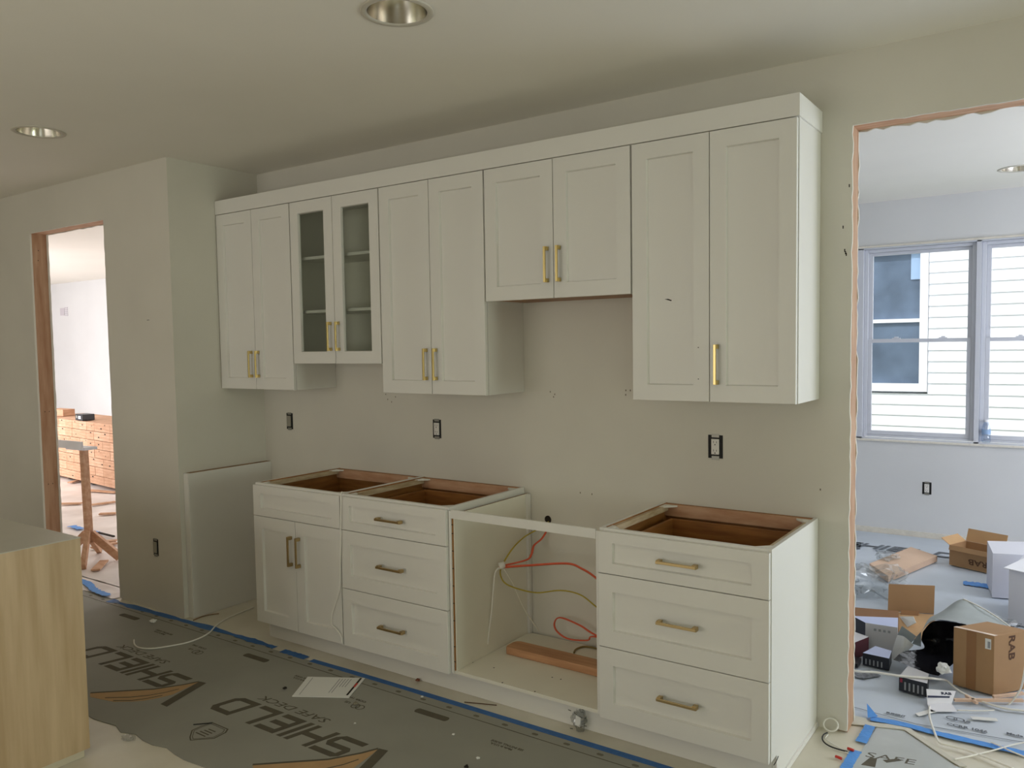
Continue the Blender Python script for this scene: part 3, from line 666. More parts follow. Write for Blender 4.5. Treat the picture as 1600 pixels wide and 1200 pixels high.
# small things on the kitchen floor
def sheet_quad(mb, q, z, t=.0008, mi=0): mb.prism([(p[0], p[1]) for p in q], z, z+t, mi)
bk = thing('paper_booklet', 'white printed instruction booklet lying on the grey floor sheet', 'paper', (1.5, -.85, .004))
q = [(1.318, -0.823, 0.004), (1.566, -0.682, 0.004), (1.661, -0.879, 0.004), (1.430, -1.012, 0.004)]
obj('page', flat([[(p[0], p[1]) for p in q]], .0035, .0065), WHPAP, bk)
A_, B_, C_, D_ = [Vector(p) for p in q]
def pg(s, t): p = A_*(1-s)*(1-t)+B_*s*(1-t)+C_*s*t+D_*(1-s)*t; return (p.x, p.y)
mb = MB()
for s in (.58, .63, .68, .73, .78): mb.prism([pg(s, .08), pg(s+.012, .08), pg(s+.012, .8-.3*(s > .65)), pg(s, .8-.3*(s > .65))], .0066, .0070)
mb.prism([pg(.10, .05), pg(.11, .05), pg(.11, .92), pg(.10, .92)], .0066, .0070)
obj('printed_line', mb, PAPG, bk)
mb = MB(); mb.prism([pg(.92, .02), pg(.955, .02), pg(.955, .9), pg(.92, .9)], .0066, .0074); obj('spine', mb, DARK, bk)
mb = MB(); mb.prism([pg(.93, .3), pg(.965, .3), pg(.965, .5), pg(.93, .5)], .0075, .0080); obj('corner_mark', mb, WIREN, bk)
# loose white cord
cable('loose_cable', [(0.110, -1.009, 0.007), (0.185, -1.048, 0.007), (0.253, -1.058, 0.007), (0.318, -1.028, 0.007), (0.365, -0.957, 0.007), (0.398, -0.875, 0.007), (0.396, -0.790, 0.007), (0.364, -0.708, 0.007), (0.298, -0.622, 0.007), (0.245, -0.515, 0.007), (0.217, -0.386, 0.007), (0.203, -0.287, 0.007)], .0042, CORDW, 'off-white cord looping over the grey sheet beside the end panel', cat='cord')
cable('loose_cable', [(0.090, -0.629, 0.004), (0.078, -0.563, 0.004), (0.089, -0.512, 0.004), (0.117, -0.472, 0.004)], .003, mat('cord_tan', (140,110,80), .6), 'short tan wire end on the floor by the end panel', cat='cord')
cable('loose_cable', [(1.398, -0.640, 0.894), (1.388, -0.640, 0.868), (1.383, -0.640, 0.777), (1.375, -0.640, 0.603), (1.367, -0.640, 0.479), (1.358, -0.640, 0.395), (1.327, -0.640, 0.323), (1.298, -0.640, 0.259), (1.294, -0.640, 0.208)]+[(1.324, -0.642, 0.193), (1.359, -0.642, 0.164), (1.371, -0.642, 0.128)], .0028, CORDW, 'white cord hanging down the seam between the door and drawer cabinets', cat='cord')
# crumpled bits
def crumple(name, c, r, m, label, cat, seed=1, squash=.6, grp=None, amp=.5, sub=3, sx=1.0, sy=1.0):
    b = bmesh.new(); bmesh.ops.create_icosphere(b, subdivisions=sub, radius=1.0)
    for v in b.verts:
        n_ = mnoise.noise(v.co*1.7+Vector((seed*7.1, 0, 0)))*amp+mnoise.noise(v.co*4.3+Vector((0, seed*3.3, 0)))*amp*.6
        v.co = v.co*(1+n_)
        v.co = Vector((c[0]+v.co.x*r*sx, c[1]+v.co.y*r*sy, c[2]+max(v.co.z, -.8)*r*squash))
    mn = min(v.co.z for v in b.verts)
    for v in b.verts: v.co.z += c[2]-mn
    me = bpy.data.meshes.new(name); b.to_mesh(me); b.free(); me.materials.append(m)
    o = bpy.data.objects.new(name, me); COL.objects.link(o); return setp(o, label, cat, grp)
bag = crumple('plastic_bag', (2.700, -.572, .0005), .036, POLY, 'small clear plastic bag with printed labels crumpled against the toe kick board', 'bag', 4, 1.35, amp=.6, sub=4, sx=.85, sy=.40)
mb = MB()
for p in [(2.692, -0.590, 0.078), (2.664, -0.590, 0.085), (2.724, -0.590, 0.105), (2.738, -0.590, 0.037), (2.719, -0.590, 0.028), (2.672, -0.590, 0.009), (2.723, -0.590, 0.124), (2.718, -0.590, 0.069)]:
    k = random.Random(int(p[0]*5000)).uniform(-.4, .4); a_, b_ = Vector((p[0]-.008, p[1], p[2]-.008*k)), Vector((p[0]+.006, p[1], p[2]+.008*k))
    mb.bar(a_, b_, .0008, .0035)
obj('printed_mark', mb, mat('print_dim', (84, 82, 72), .6), bag, kind='stuff')
obj('paper_label', MB().slab([(2.688,-.589,.030),(2.712,-.590,.026),(2.716,-.589,.066),(2.692,-.588,.070)], .0006), WHPAP, bag)
crumple('plastic_scrap', (1.182, -1.656, 0.004), .022, POLY, 'clear plastic scrap at the ragged edge of the grey sheet', 'scrap', 6, .4, sx=1.6)
crumple('plastic_scrap', (-0.090, -0.776, 0.003), .020, WHPAP, 'white crumb of paper on the grey sheet near the wing wall', 'scrap', 9, .4)
for i, (p, lb, m_, r_) in enumerate(zip([(1.802, -0.566, 0.004), (1.939, -0.691, 0.004), (1.737, -0.910, 0.004), (2.288, -0.894, 0.004), (2.490, -0.992, 0.004), (2.493, -1.067, 0.004), (1.333, -0.973, 0.004), (1.873, -1.045, 0.004)],
      ('brown wire nut at the toe kick below the drawer cabinet', 'white foam crumb beside the blue tape strip', 'grey plaster lump just below the paper booklet', 'white plaster crumb in front of the open cabinet',
       'small washer-like plaster ring on the grey sheet', 'dark pebble at the lower edge of the picture', 'dark crumb to the left of the paper booklet', 'tiny white crumb above the big lettering'),
      (mat('nut_brown', (120,62,36), .5), WHPAP, mat('plaster_lump', (140,134,116), .9), WHPAP, WHPAP, DARK, DARK, WHPAP), (.011, .006, .011, .006, .007, .009, .009, .005))):
    crumple('debris_crumb', p, r_, m_, lb, 'debris', 20+i, .6, sub=2)
sp = [(2.134, -0.627, 0.004), (2.275, -0.574, 0.004)]
obj('wood_splinter', MB().bar((sp[0][0], sp[0][1], .0048), (sp[1][0], sp[1][1], .0048), .004, .003), LOGOR, label='thin brown wood splinter across the blue tape strip', cat='splinter')
sp = [(1.297, -1.431, 0.004), (1.351, -1.377, 0.004)]
obj('wood_splinter', MB().bar((sp[0][0], sp[0][1], .0055), (sp[1][0], sp[1][1], .0055), .003, .003), WIREB, label='thin black stick by the printed shield emblem', cat='splinter')

# ------------------------------------------------------------------ island
il = thing('kitchen_island', 'kitchen island with pale oak end panel and grey worktop', 'island', (1.175, -2.4, 0))
ix, iy = 1.175, -1.808
obj('end_panel', B(ix-.020, -3.05, .030, ix, iy, .874), OAK, il)
obj('plinth', B(ix-.05, -3.0, .001, ix-.006, iy-.02, .0295), mat('plinth_cream', (206,198,176), .6), il)
obj('carcass', B(-1.0, -3.0, .001, ix-.051, iy-.012, .873), CABW, il)
obj('back_board', B(-1.0, iy-.0115, .03, ix-.0205, iy, .873), OAK, il)
obj('worktop', B(-1.02, -3.08, .8745, ix+.002, iy+.002, .8775), TOPW, il)

# ------------------------------------------------------------------ the bright hall
hf = thing('floor_film', 'crinkled whitish plastic film covering the hall floor', 'floor covering', (-4, 1, 0))
def film():
    mb = MB(); nx, ny = 90, 44; x0, x1, y0, y1 = -10.4, -.78, -.50, 3.28; vs = []
    for j in range(ny+1):
        for i in range(nx+1):
            x, y = x0+(x1-x0)*i/nx, y0+(y1-y0)*j/ny
            z = .006+.010*abs(mnoise.noise(Vector((x*2.2, y*4.0, 3))))+.006*abs(mnoise.noise(Vector((x*7, y*9, 1))))
            vs.append((x, y, z))
    fs = [(j*(nx+1)+i, j*(nx+1)+i+1, (j+1)*(nx+1)+i+1, (j+1)*(nx+1)+i) for j in range(ny) for i in range(nx)]
    return mb.add(vs, fs)
obj('film', film(), PROTS, hf, smooth=False)
mb = MB(); vs = []
for j in range(7):
    for i in range(13):
        x, y = xL0+.02+(xL1-xL0-.04)*i/12, -.668+(.16)*j/6
        vs.append((x, y, .0045+.006*abs(mnoise.noise(Vector((x*9, y*12, 5))))))
mb.add(vs, [(j*13+i, j*13+i+1, (j+1)*13+i+1, (j+1)*13+i) for j in range(6) for i in range(12)])
obj('threshold_film', mb, PROTS, hf)
tape_strip('tape_strip', [(-1.45,-.560),(-1.2,-.585),(-1.0,-.640),(-.80,-.655)], .05, .0130, TAPE2, 'bright blue tape crossing the hall threshold', 12, .3)
tape_strip('tape_strip', [(-3.142, 0.276, 0.000), (-3.044, 0.271, 0.000), (-2.930, 0.263, 0.000)], .07, .0225, TAPE2, 'bright blue tape patch on the hall floor film left of the stand post', 13, .4)
tape_strip('tape_strip', [(-2.738, 0.263, 0.000), (-2.659, 0.261, 0.000), (-2.582, 0.249, 0.000)], .05, .0225, TAPE2, 'bright blue tape patch on the hall floor film right of the stand post', 14, .4)
# stack of kraft cartons of flooring
rows = ['topmost', 'second', 'third', 'fourth', 'fifth', 'sixth', 'bottom']; cols = ['first', 'second', 'third', 'fourth', 'fifth', 'sixth', 'seventh', 'eighth', 'ninth', 'tenth', 'eleventh']
KR = [mat('kraft_carton', (206, 164, 134), .85, rgb2=(188, 144, 112), vscale=9, stretch=(1, 1, 6)), mat('kraft_carton_pale', (216, 178, 148), .85, rgb2=(196, 152, 122), vscale=9, stretch=(1, 1, 6))]
sa = (-6.75, 1.70); dvec = Vector((1.0, -.105, 0)).normalized(); pv = Vector((-dvec.y, dvec.x, 0)); cw, ch = .212, .104
rnd = random.Random(11)
for r in range(7):
    for c in range(11):
        o_ = Vector((sa[0], sa[1], 0))+dvec*(c*cw+(.0 if r % 2 else .022))+pv*rnd.uniform(0, .004); z0 = .055+(6-r)*ch
        e = .0015; a = o_+dvec*e; b = o_+dvec*(cw-e)
        P = [a, b, b+pv*.55, a+pv*.55]
        k = thing('flooring_carton', 'kraft carton end, %s layer of the hall stack, %s column from the opening\'s far side' % (rows[r], cols[c]), 'carton', (o_.x, o_.y, z0), 'kraft cartons stacked in the hall')
        k['label'] = 'kraft flooring carton in the %s layer, %s from the left end of the stack' % (rows[r], cols[c])
        mb = MB().prism([(p.x, p.y) for p in P], z0+.0005, z0+ch-.005); obj('carton_body', mb, KR[rnd.random() < .4], k)
        if rnd.random() < .55:
            s = rnd.uniform(.35, .8); hp = a+dvec*(cw*s)-pv*.0016; zc = z0+rnd.choice((.03, .05, .075)); wd = rnd.choice((.012, .03, .034))
            obj('hand_hole', MB().prism([(hp.x, hp.y), ((hp+dvec*wd).x, (hp+dvec*wd).y), ((hp+dvec*wd+pv*.0012).x, (hp+dvec*wd+pv*.0012).y), ((hp+pv*.0012).x, (hp+pv*.0012).y)], zc, zc+.014), DARK, k)
        mb = MB()
        for zz in (.034, .068):
            q0, q1 = a+dvec*.004-pv*.001, b-dvec*.004-pv*.001
            mb.prism([(q0.x, q0.y), (q1.x, q1.y), ((q1+pv*.0009).x, (q1+pv*.0009).y), ((q0+pv*.0009).x, (q0+pv*.0009).y)], z0+zz, z0+zz+.002)
        obj('board_line', mb, mat('kraft_line', (158, 116, 86), .9) if 'kraft_line' not in MC else MC['kraft_line'], k)
for i in range(4):
    o_ = Vector((sa[0], sa[1], 0))+dvec*(.1+i*.68)+pv*.05
    obj('pallet_skid', MB().bar((o_.x, o_.y, .0375), ((o_+pv*.5).x, (o_+pv*.5).y, .0375), .07, .034), DARK, label='dark wooden skid under the carton stack, %s from the left' % cols[i], cat='skid', group='skids under the carton stack')
zt = .055+7*ch
w0_ = (-6.378, 1.750, 0.765)
obj('wood_offcut', MB().prism([(w0_[0]-.30, 1.80), (w0_[0]+.06, 1.80), (w0_[0]+.06, 1.95), (w0_[0]-.30, 1.95)], zt, zt+.085), KR[0], label='pale wood offcut lying on top of the carton stack', cat='wood offcut')
tb = (-5.450, 1.720, 0.776)
tx, ty = tb[0], 1.60
tc_ = thing('tool_case', 'small black tool case with pale label on the carton stack', 'tool case', (tx, ty, zt))
obj('case_body', MB().prism([(tx-.11, ty-.03), (tx+.10, ty-.05), (tx+.10, ty+.10), (tx-.11, ty+.12)], zt, zt+.075), BLACK, tc_, bevel=.008)
obj('label_plate', B(tx+.005, ty-.0535, zt+.022, tx+.07, ty-.0515, zt+.058), mat('label_grey', (196,196,204), .5), tc_)
obj('latch', B(tx-.045, ty-.052, zt+.03, tx-.02, ty-.044, zt+.06), STEEL, tc_)
# grille high on the hall wall
gp = (-9.205, 3.300, 2.261)
gr = thing('wall_vent', 'small grey vent plate high on the hall wall', 'vent', (gp[0], 3.3, gp[2]))
obj('plate', B(gp[0]-.11, 3.292, gp[2]-.06, gp[0]+.02, 3.299, gp[2]+.06), mat('vent_grey', (196,190,196), .6), gr)
mb = MB()
for i in range(5): mb.box(gp[0]+.03, 3.293, gp[2]-.07+.03*i, gp[0]+.13, 3.299, gp[2]-.052+.03*i)
obj('slat', mb, MC['vent_grey'], gr, kind='stuff')
# work stand of boards
ws = thing('work_stand', 'tall wooden work stand with splayed feet and a white board on top', 'stand', (-1.80, -.26, 0))
px_, py_ = -1.800, -.255
obj('post', MB().bar((px_+.006, py_, .15), (px_-.012, py_, .865), .050, .036, up=(1, .2, 0)), LUMB, ws)
for (fx, fy, tz) in ((-1.575, -.420, .235), (-1.615, -.120, .22), (-2.02, -.335, .22), (-1.98, -.08, .2)):
    dv = Vector((fx-px_, fy-py_, 0)).normalized()*.02
    obj('foot', MB().bar((px_+dv.x, py_+dv.y, tz), (fx, fy, .032), .034, .058), LUMB, ws)
hd = MB().prism([(-1.93, -.33), (-1.71, -.30), (-1.72, -.20), (-1.94, -.23)], .866, .886)
obj('head_plate', hd, WHITE, ws)
hb = MB().slab([(-2.16, -.395, .886), (-1.66, -.335, .886), (-1.66, -.335, .940), (-2.16, -.395, .945)], .018)
obj('head_board', hb, WHITE, ws)
# scraps of wood on the hall floor
scr = [(-5.630, 1.507, 0.000), (-5.758, 1.713, 0.000), (-4.866, 1.345, 0.000), (-4.459, 1.421, 0.000), (-4.318, 0.755, 0.000), (-4.143, 0.885, 0.000), (-3.963, 0.896, 0.000), (-3.907, 1.114, 0.000), (-2.262, 0.087, 0.000), (-2.189, 0.171, 0.000), (-2.112, -0.071, 0.000), (-2.113, 0.128, 0.000), (-1.578, -0.373, 0.000), (-1.774, -0.202, 0.000), (-2.621, 0.250, 0.000), (-2.356, 0.243, 0.000), (-3.423, 0.689, 0.000), (-3.313, 0.796, 0.000)]
nm = ['pale wood strip on the hall floor in front of the carton stack', 'long flat board on the hall floor before the stack', 'pale lath on the hall floor left of the stand post', 'pale lath on the hall floor right of the stand post', 'short lath just behind the splayed feet of the stand', 'long lath crossing behind the right foot of the stand', 'pink scrap board beside the front foot of the stand', 'dark thin rod on the hall floor film', 'faint pale lath across the middle of the hall floor']
for i in range(9):
    a, b = scr[2*i], scr[2*i+1]
    if i == 6: a, b = (a[0]+.14, a[1]-.03), (b[0]+.14, b[1]-.03)
    m_ = DARK if i == 7 else LUMB
    obj('wood_strip', MB().bar((a[0], a[1], .028), (b[0], b[1], .028), .018 if i == 7 else .06, .012), m_, label=nm[i], cat='wood strip', group='loose wood on the hall floor')

# ------------------------------------------------------------------ dining room floor
ds = thing('floor_sheet', 'grey floor protection sheet covering the dining room', 'floor covering', (3.9, 2, 0))
def waved(x0, x1, y0, y1, nx, ny, h, seed, thick=.0016):
    mb = MB(); vs = []
    for j in range(ny+1):
        for i in range(nx+1):
            x, y = x0+(x1-x0)*i/nx, y0+(y1-y0)*j/ny
            vs.append((x, y, thick+h*max(0, mnoise.noise(Vector((x*3.0+seed, y*3.0, seed)))) ))
    return mb.add(vs, [(j*(nx+1)+i, j*(nx+1)+i+1, (j+1)*(nx+1)+i+1, (j+1)*(nx+1)+i) for j in range(ny) for i in range(nx)])
obj('sheet', waved(1.2, 6.4, .172, 3.77, 60, 40, .004, 3), SHEET2, ds, smooth=True)
zz = .0075
mb = MB()
for (a, b), (c, e) in zip([(3.582, 0.254), (3.842, 0.226), (4.204, 0.283)], [(3.842, 0.226), (4.204, 0.283), (4.240, 0.294)]):
    mb.bar((a, b, zz), (c, e, zz), .004, .0006)
obj('ruled_line', mb, INK2, ds)
mt = lambda p, s=1: frame_mtx((p[0], p[1], zz), (1, .04, 0), (-.04, 1, 0))
for txt, p, sz in zip(('CCRR 1046', 'US', 'Made in', 'ELEMENT'), [(3.949, 0.289, 0.000), (4.002, 0.353, 0.000), (4.159, 0.328, 0.000), (3.722, 0.268, 0.000)], (.030, .024, .026, .018)):
    obj('small_print', text_mb(txt, sz, mt(p), thick=.0002, bold=.0012), INK2, ds)
e1 = (3.974, 0.363, 0.000)
em = MB()
for s in (-.014, .014):
    for i in range(14):
        a, b = 2*PI*i/14, 2*PI*(i+1)/14; z_ = zz+(.0006 if s > 0 else 0)
        em.prism([(e1[0]+s+.022*math.cos(a), e1[1]+.018*math.sin(a)), (e1[0]+s+.022*math.cos(b), e1[1]+.018*math.sin(b)), (e1[0]+s+.017*math.cos(b), e1[1]+.013*math.sin(b)), (e1[0]+s+.017*math.cos(a), e1[1]+.013*math.sin(a))], z_, z_+.0004)
obj('emblem', em, INK2, ds)
# big print further into the room, turned the other way
def brand2(x0, y0, parent, f, zb):
    start = {'S': .100, 'H': .262, 'I': .418, 'E': .468, 'L': .618, 'D': .772}
    for k, s in start.items():
        mb = MB()
        for poly in G[k]: mb.prism([(x0+(s+a+.25*b)*f, y0+b*f) for a, b in poly], zb, zb+.0004)
        obj('letter', mb, INK2, parent)
    obj('lettering', text_mb('SAFE DECK', .058*f, frame_mtx((x0+.385*f, y0-.066*f, zb), (1, 0, 0), (0, 1, 0)), shear=.25, xs=1.55, thick=.0002), INK2, parent)
brand2(2.72, 3.18, ds, 1.0, zz); brand2(3.42, 1.62, ds, 1.0, zz)
mb = MB()
obj('print_patch', flat([[(2.90,3.30),(2.985,3.33),(3.02,3.12),(2.93,3.10)]], zz), INK2, ds)
# kitchen side sheet in the doorway
d2 = thing('floor_sheet', 'grey floor protection sheet in the doorway with curled lighter edge', 'floor covering', (4.3, -.3, 0))
obj('sheet', MB().prism([(3.715, 0.122), (3.814, 0.144), (3.844, 0.115)]+[(4.02,-.05),(4.22,-.08),(4.6,.16),(5.2,.16),(5.2,-.665),(3.66,-.665),(3.70,-.2)], .0004, .0030), mat('sheet_grey_doorway_lit', (184, 188, 188), .6, var=.07, vscale=5, bump=.4, bscale=7), d2)  # lighter, cooler grey carries the dining light that reaches the doorway
obj('letter', flat([[(3.726, -0.235), (3.744, -0.157), (3.767, -0.154), (3.774, -0.225)], [(3.787, -0.153), (3.836, -0.109), (3.847, -0.120), (3.803, -0.166)]], .0032), INK, d2)
obj('lettering', text_mb('SAFE', .06, frame_mtx((3.722, -0.162, 0.003), (.97, .2, 0), (-.2, .97, 0)), shear=.2, xs=1.4, thick=.0002), INK, d2)
obj('board_strip', MB().prism([(3.600, 0.170), (3.620, 0.082), (3.813, 0.148), (4.002, -0.027), (4.036, -0.053), (4.057, -0.039), (4.011, 0.006), (3.997, 0.009), (3.829, 0.175), (3.812, 0.186), (3.674, 0.139), (3.663, 0.169)], .0042, .0072), mat('strip_pale', (206, 202, 188), .7), d2, label='pale edge strip folded across the sheet')
tape_strip('tape_strip', [(3.678, 0.176), (3.806, 0.192), (3.928, 0.182), (4.091, 0.183), (4.244, 0.185)], .042, .0082, TAPE2, 'long bright blue tape strip across the dining threshold', 21, .12)
tape_strip('tape_strip', [(3.691, 0.107), (3.691, 0.030), (3.690, -0.062)], .040, .0082, TAPE2, 'curled bright blue tape end beside the dining jamb', 22, .1)
tape_strip('tape_strip', [(3.687, -0.132), (3.686, -0.207), (3.685, -0.283), (3.686, -0.337)], .040, .0035, TAPE2, 'bright blue tape running out of the bottom of the picture by the drawer cabinet', 23, .1)
tp = [(3.650, 0.244, 0.000), (3.668, 0.172, 0.000), (3.702, 0.202, 0.000)]
obj('tape_curl', MB().slab([(tp[0][0], tp[0][1], .040), (tp[1][0], tp[1][1], .010), (tp[2][0], tp[2][1], .012)], .0008), TAPE2, label='lifted blue tape corner standing up at the dining threshold', cat='tape')
# wires with red caps at the jamb
cable('loose_wire', [(3.560, -0.052, 0.008), (3.551, -0.079, 0.008), (3.556, -0.116, 0.008), (3.573, -0.145, 0.008), (3.600, -0.163, 0.008), (3.632, -0.168, 0.008), (3.662, -0.168, 0.008)], .0028, WIREB, 'black and white wire ending in red caps on the tile by the jamb', cat='wire')
obj('cable_loop', MB().tube([(3.566+.028*math.cos(a), -.035+.016*math.sin(a)+.01, .012+.020*(1+math.sin(a))) for a in [2*PI*i/20 for i in range(21)]], .0035, 7), CORDW, label='white cable coil standing on the tile at the wall corner', cat='cable', smooth=True)
cable('loose_wire', [(3.565, -0.063, 0.006), (3.565, -0.104, 0.006), (3.597, -0.129, 0.006), (3.633, -0.152, 0.006), (3.669, -0.179, 0.006)], .002, CORDW, 'thin white wire beside the black wire on the tile', cat='wire')
for p, lb in zip([(3.670, -0.145, 0.003), (3.646, -0.235, 0.003)], ('red wire cap on the end of the black wire', 'loose red wire cap on the bare tile')):
    obj('wire_cap', MB().tube([(p[0]-.012, p[1]+.003, .0085), (p[0], p[1], .009), (p[0]+.012, p[1]-.002, .008)], .0055, 8), WIREN, label=lb, cat='wire cap', smooth=True)

# ------------------------------------------------------------------ things in the dining room
def carton_open(name, label, P, h, flaps, m=CARD, mi=CARDI, t=.004, cat='box', grp='cardboard boxes in the dining room'):
    """P: four floor corners (x,y) in order; flaps: per edge None or (outward tilt length, rise)"""
    c = thing(name, label, cat, (P[0][0], P[0][1], 0), grp); z0 = .009
    cx, cy = sum(p[0] for p in P)/4, sum(p[1] for p in P)/4
    bot = MB().prism(P, z0, z0+t); obj('bottom', bot, mi, c)
    for i in range(4):
        a, b = Vector((*P[i], 0)), Vector((*P[(i+1) % 4], 0)); inn = (Vector((cx, cy, 0))-(a+b)/2); inn = (inn-(b-a)*inn.dot(b-a)/(b-a).length_squared).normalized()*t
        q = [a, b, b+inn, a+inn]; mb = MB().prism([(p.x, p.y) for p in q], z0+t, h)
        obj('side', mb, m, c)
        if flaps[i]:
            out, rise, tp_ = flaps[i]; o_ = -inn.normalized()*out; s = (b-a)*tp_
            a2, b2 = a+s+o_, b-s+o_; za = h+.001
            obj('flap', MB().slab([(a.x, a.y, za), (b.x, b.y, za), (b2.x, b2.y, za+rise), (a2.x, a2.y, za+rise)], .003), m if rise < .02 else mi, c)
    return c
fb = carton_open('cardboard_box', 'open brown cardboard box by the far dining wall with flaps up', [(3.642,2.976),(3.893,2.868),(3.975,3.060),(3.724,3.168)], .150, [(.02,-.03,.02), (.07,.030,.0), (.03,.085,.0), (.06,.040,.0)])
obj('lettering', text_mb('RAB', .055, frame_mtx((3.885,2.8695,.078), (-.92, .395, 0), (0, 0, -1)), xs=1.3, bold=.001, thick=.0004), LOGOR, fb)
# long folded carton
lc = MB().prism([(3.199,2.56),(3.367,2.297),(3.560,3.020),(3.36,3.20)], .009, .050)
obj('flat_carton', lc, CARDP, label='long pale cardboard sleeve lying flat under the window', cat='box', group='cardboard boxes in the dining room')
# plastic wrap
crumple('plastic_wrap', (3.33, 1.98, .010), .17, POLY, 'large crumpled clear plastic wrap beside the dining opening', 'plastic wrap', 3, .55, amp=.7, sub=4)
crumple('plastic_wrap', (3.273, 2.751, 0.051), .07, POLY, 'small wad of clear plastic on the long pale cardboard', 'plastic wrap', 5, .35, amp=.7)
# big flattened open box with upright flap
bx = thing('cardboard_box', 'collapsed open cardboard box with one square flap standing upright', 'box', (3.5, 1.5, 0), 'cardboard boxes in the dining room')
obj('flap', MB().slab([(3.475,1.677,.010),(3.705,1.770,.010),(3.705,1.790,.170),(3.475,1.697,.167)], .004), CARD, bx)
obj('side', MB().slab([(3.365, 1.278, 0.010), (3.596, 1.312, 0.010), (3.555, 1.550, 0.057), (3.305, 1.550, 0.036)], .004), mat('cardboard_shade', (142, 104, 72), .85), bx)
obj('bottom', MB().prism([(3.50,1.20),(3.78,1.30),(3.71,1.745),(3.48,1.66)], .009, .013), CARDI, bx)
obj('tape_band', MB().slab([(3.55,1.640,.0135),(3.64,1.672,.0135),(3.640,1.690,.035),(3.55,1.658,.035)], .002), KTAPE, bx)
obj('flap', MB().slab([(3.553, 1.593, 0.014), (3.621, 1.431, 0.014), (3.665, 1.422, 0.050), (3.637, 1.521, 0.050)], .003), WHPAP, bx, label='torn white inner flap')
# small printed light boxes
def printed_box(name, label, P, z0, h, mats4, mt_, grp='small lighting boxes'):
    c = thing(name, label, 'box', (P[0][0], P[0][1], z0), grp)
    n = 4; vs = [(p[0], p[1], z0) for p in P]+[(p[0], p[1], z0+h) for p in P]
    mb = MB().add(vs, [(3,2,1,0),(4,5,6,7)]+[(i, (i+1) % n, (i+1) % n+n, i+n) for i in range(n)], [0, 1, 2, 3, 4, 5])
    obj('carton_body', mb, [mats4[0], mt_]+list(mats4), c, recalc=True)
    return c
GREYW = mat('box_grey_white', (204, 202, 204), .6, var=.03, vscale=8); LILAC = mat('box_lilac', (190, 198, 228), .55)
b1 = printed_box('light_box', 'white and navy lighting box standing at the dining jamb', [(3.489,1.000),(3.640,1.010),(3.615,1.170),(3.410,1.075)], .010, .132, [GREYW, GREYW, BLK, BLK], LILAC)
mb = MB()
for i in range(4): mb.box(3.53+.022*i, .9985+.001*i, .108, 3.542+.022*i, .9999+.001*i, .120)
obj('icon_print', mb, PAPG, b1)
obj('hang_tab', MB().slab([(3.645,1.012,.10),(3.69,1.03,.095),(3.69,1.03,.02),(3.645,1.012,.012)], .003), WHPAP, b1)
b2 = printed_box('light_box', 'navy lighting box with pale top lying behind the white cord', [(3.527,.757),(3.648,.748),(3.640,.86),(3.560,.885)], .010, .060, [BLK, BLK, BLK, BLK], LILAC)
mb = MB()
for i in range(5): mb.slab([(3.54+.018*i, .7535-.0013*i, .018), (3.546+.018*i, .7530-.0013*i, .018), (3.546+.018*i, .7530-.0013*i, .045), (3.54+.018*i, .7535-.0013*i, .045)], .0006)
obj('print_lines', mb, PAPG, b2)
b3 = printed_box('light_box', 'black and red lighting box with grey top in front of the black plastic', [(3.727,.536),(3.845,.520),(3.835,.64),(3.740,.69)], .010, .064, [BLK, BLK, BLK, BLK], GREYW)
mb = MB()
mb.slab([(3.732,.5345,.05),(3.742,.533,.05),(3.742,.533,.068),(3.732,.5345,.068)], .0006)
obj('red_print', mb, RED, b3)
mb = MB()
for i in range(5): mb.slab([(3.750+.018*i, .5325-.0024*i, .018), (3.757+.018*i, .5315-.0024*i, .018), (3.757+.018*i, .5315-.0024*i, .055), (3.750+.018*i, .5325-.0024*i, .055)], .0006)
obj('print_lines', mb, PAPG, b3)
b4 = printed_box('light_box', 'white-topped dark red box half hidden by the jamb', [(3.405,.830),(3.475,.80),(3.520,.93),(3.430,.975)], .010, .085, [mat('box_maroon', (74,18,30), .6), MC['box_maroon'], BLK, BLK], GREYW)
b5 = printed_box('light_box', 'flat black tray box under the other lighting boxes', [(3.44,.705),(3.515,.700),(3.515,.790),(3.45,.795)], .010, .020, [BLACK, BLACK, BLACK, BLACK], BLACK)
# grey leaflets
def sheetmesh(ctrl, nu=8, nv=8):
    """smooth surface through a grid of control points"""
    rows_ = [smooth_path(r, nu) for r in ctrl]; cols_ = list(zip(*rows_)); out = [smooth_path(list(c), nv) for c in cols_]
    mb = MB(); n = len(out); m = len(out[0]); vs = [v for c in out for v in c]
    return mb.add(vs, [(i*m+j, (i+1)*m+j, (i+1)*m+j+1, i*m+j+1) for i in range(n-1) for j in range(m-1)])
lf = thing('leaflet', 'crumpled grey and white printed leaflet leaning on the black plastic', 'paper', (3.70, .95, 0))
obj('page', sheetmesh([[(3.623, 0.950, -0.007), (3.629, 0.950, 0.048), (3.649, 0.950, 0.125)], [(3.659, 0.900, 0.021), (3.682, 0.900, 0.068), (3.691, 0.900, 0.137)], [(3.681, 0.930, 0.039), (3.707, 0.930, 0.067), (3.727, 0.930, 0.094)]], 4, 4), WHPAP, lf)
obj('page', sheetmesh([[(3.637, 1.020, 0.101), (3.658, 1.020, 0.151)], [(3.706, 1.000, 0.079), (3.728, 1.000, 0.117)]], 2, 2), mat('leaflet_grey', (150,158,160), .7), lf, label='grey printed page')
obj('page', sheetmesh([[(3.702, 1.050, 0.058), (3.722, 1.050, 0.101)], [(3.743, 1.050, 0.051), (3.742, 1.050, 0.128)]], 2, 2), MC['leaflet_grey'], lf)
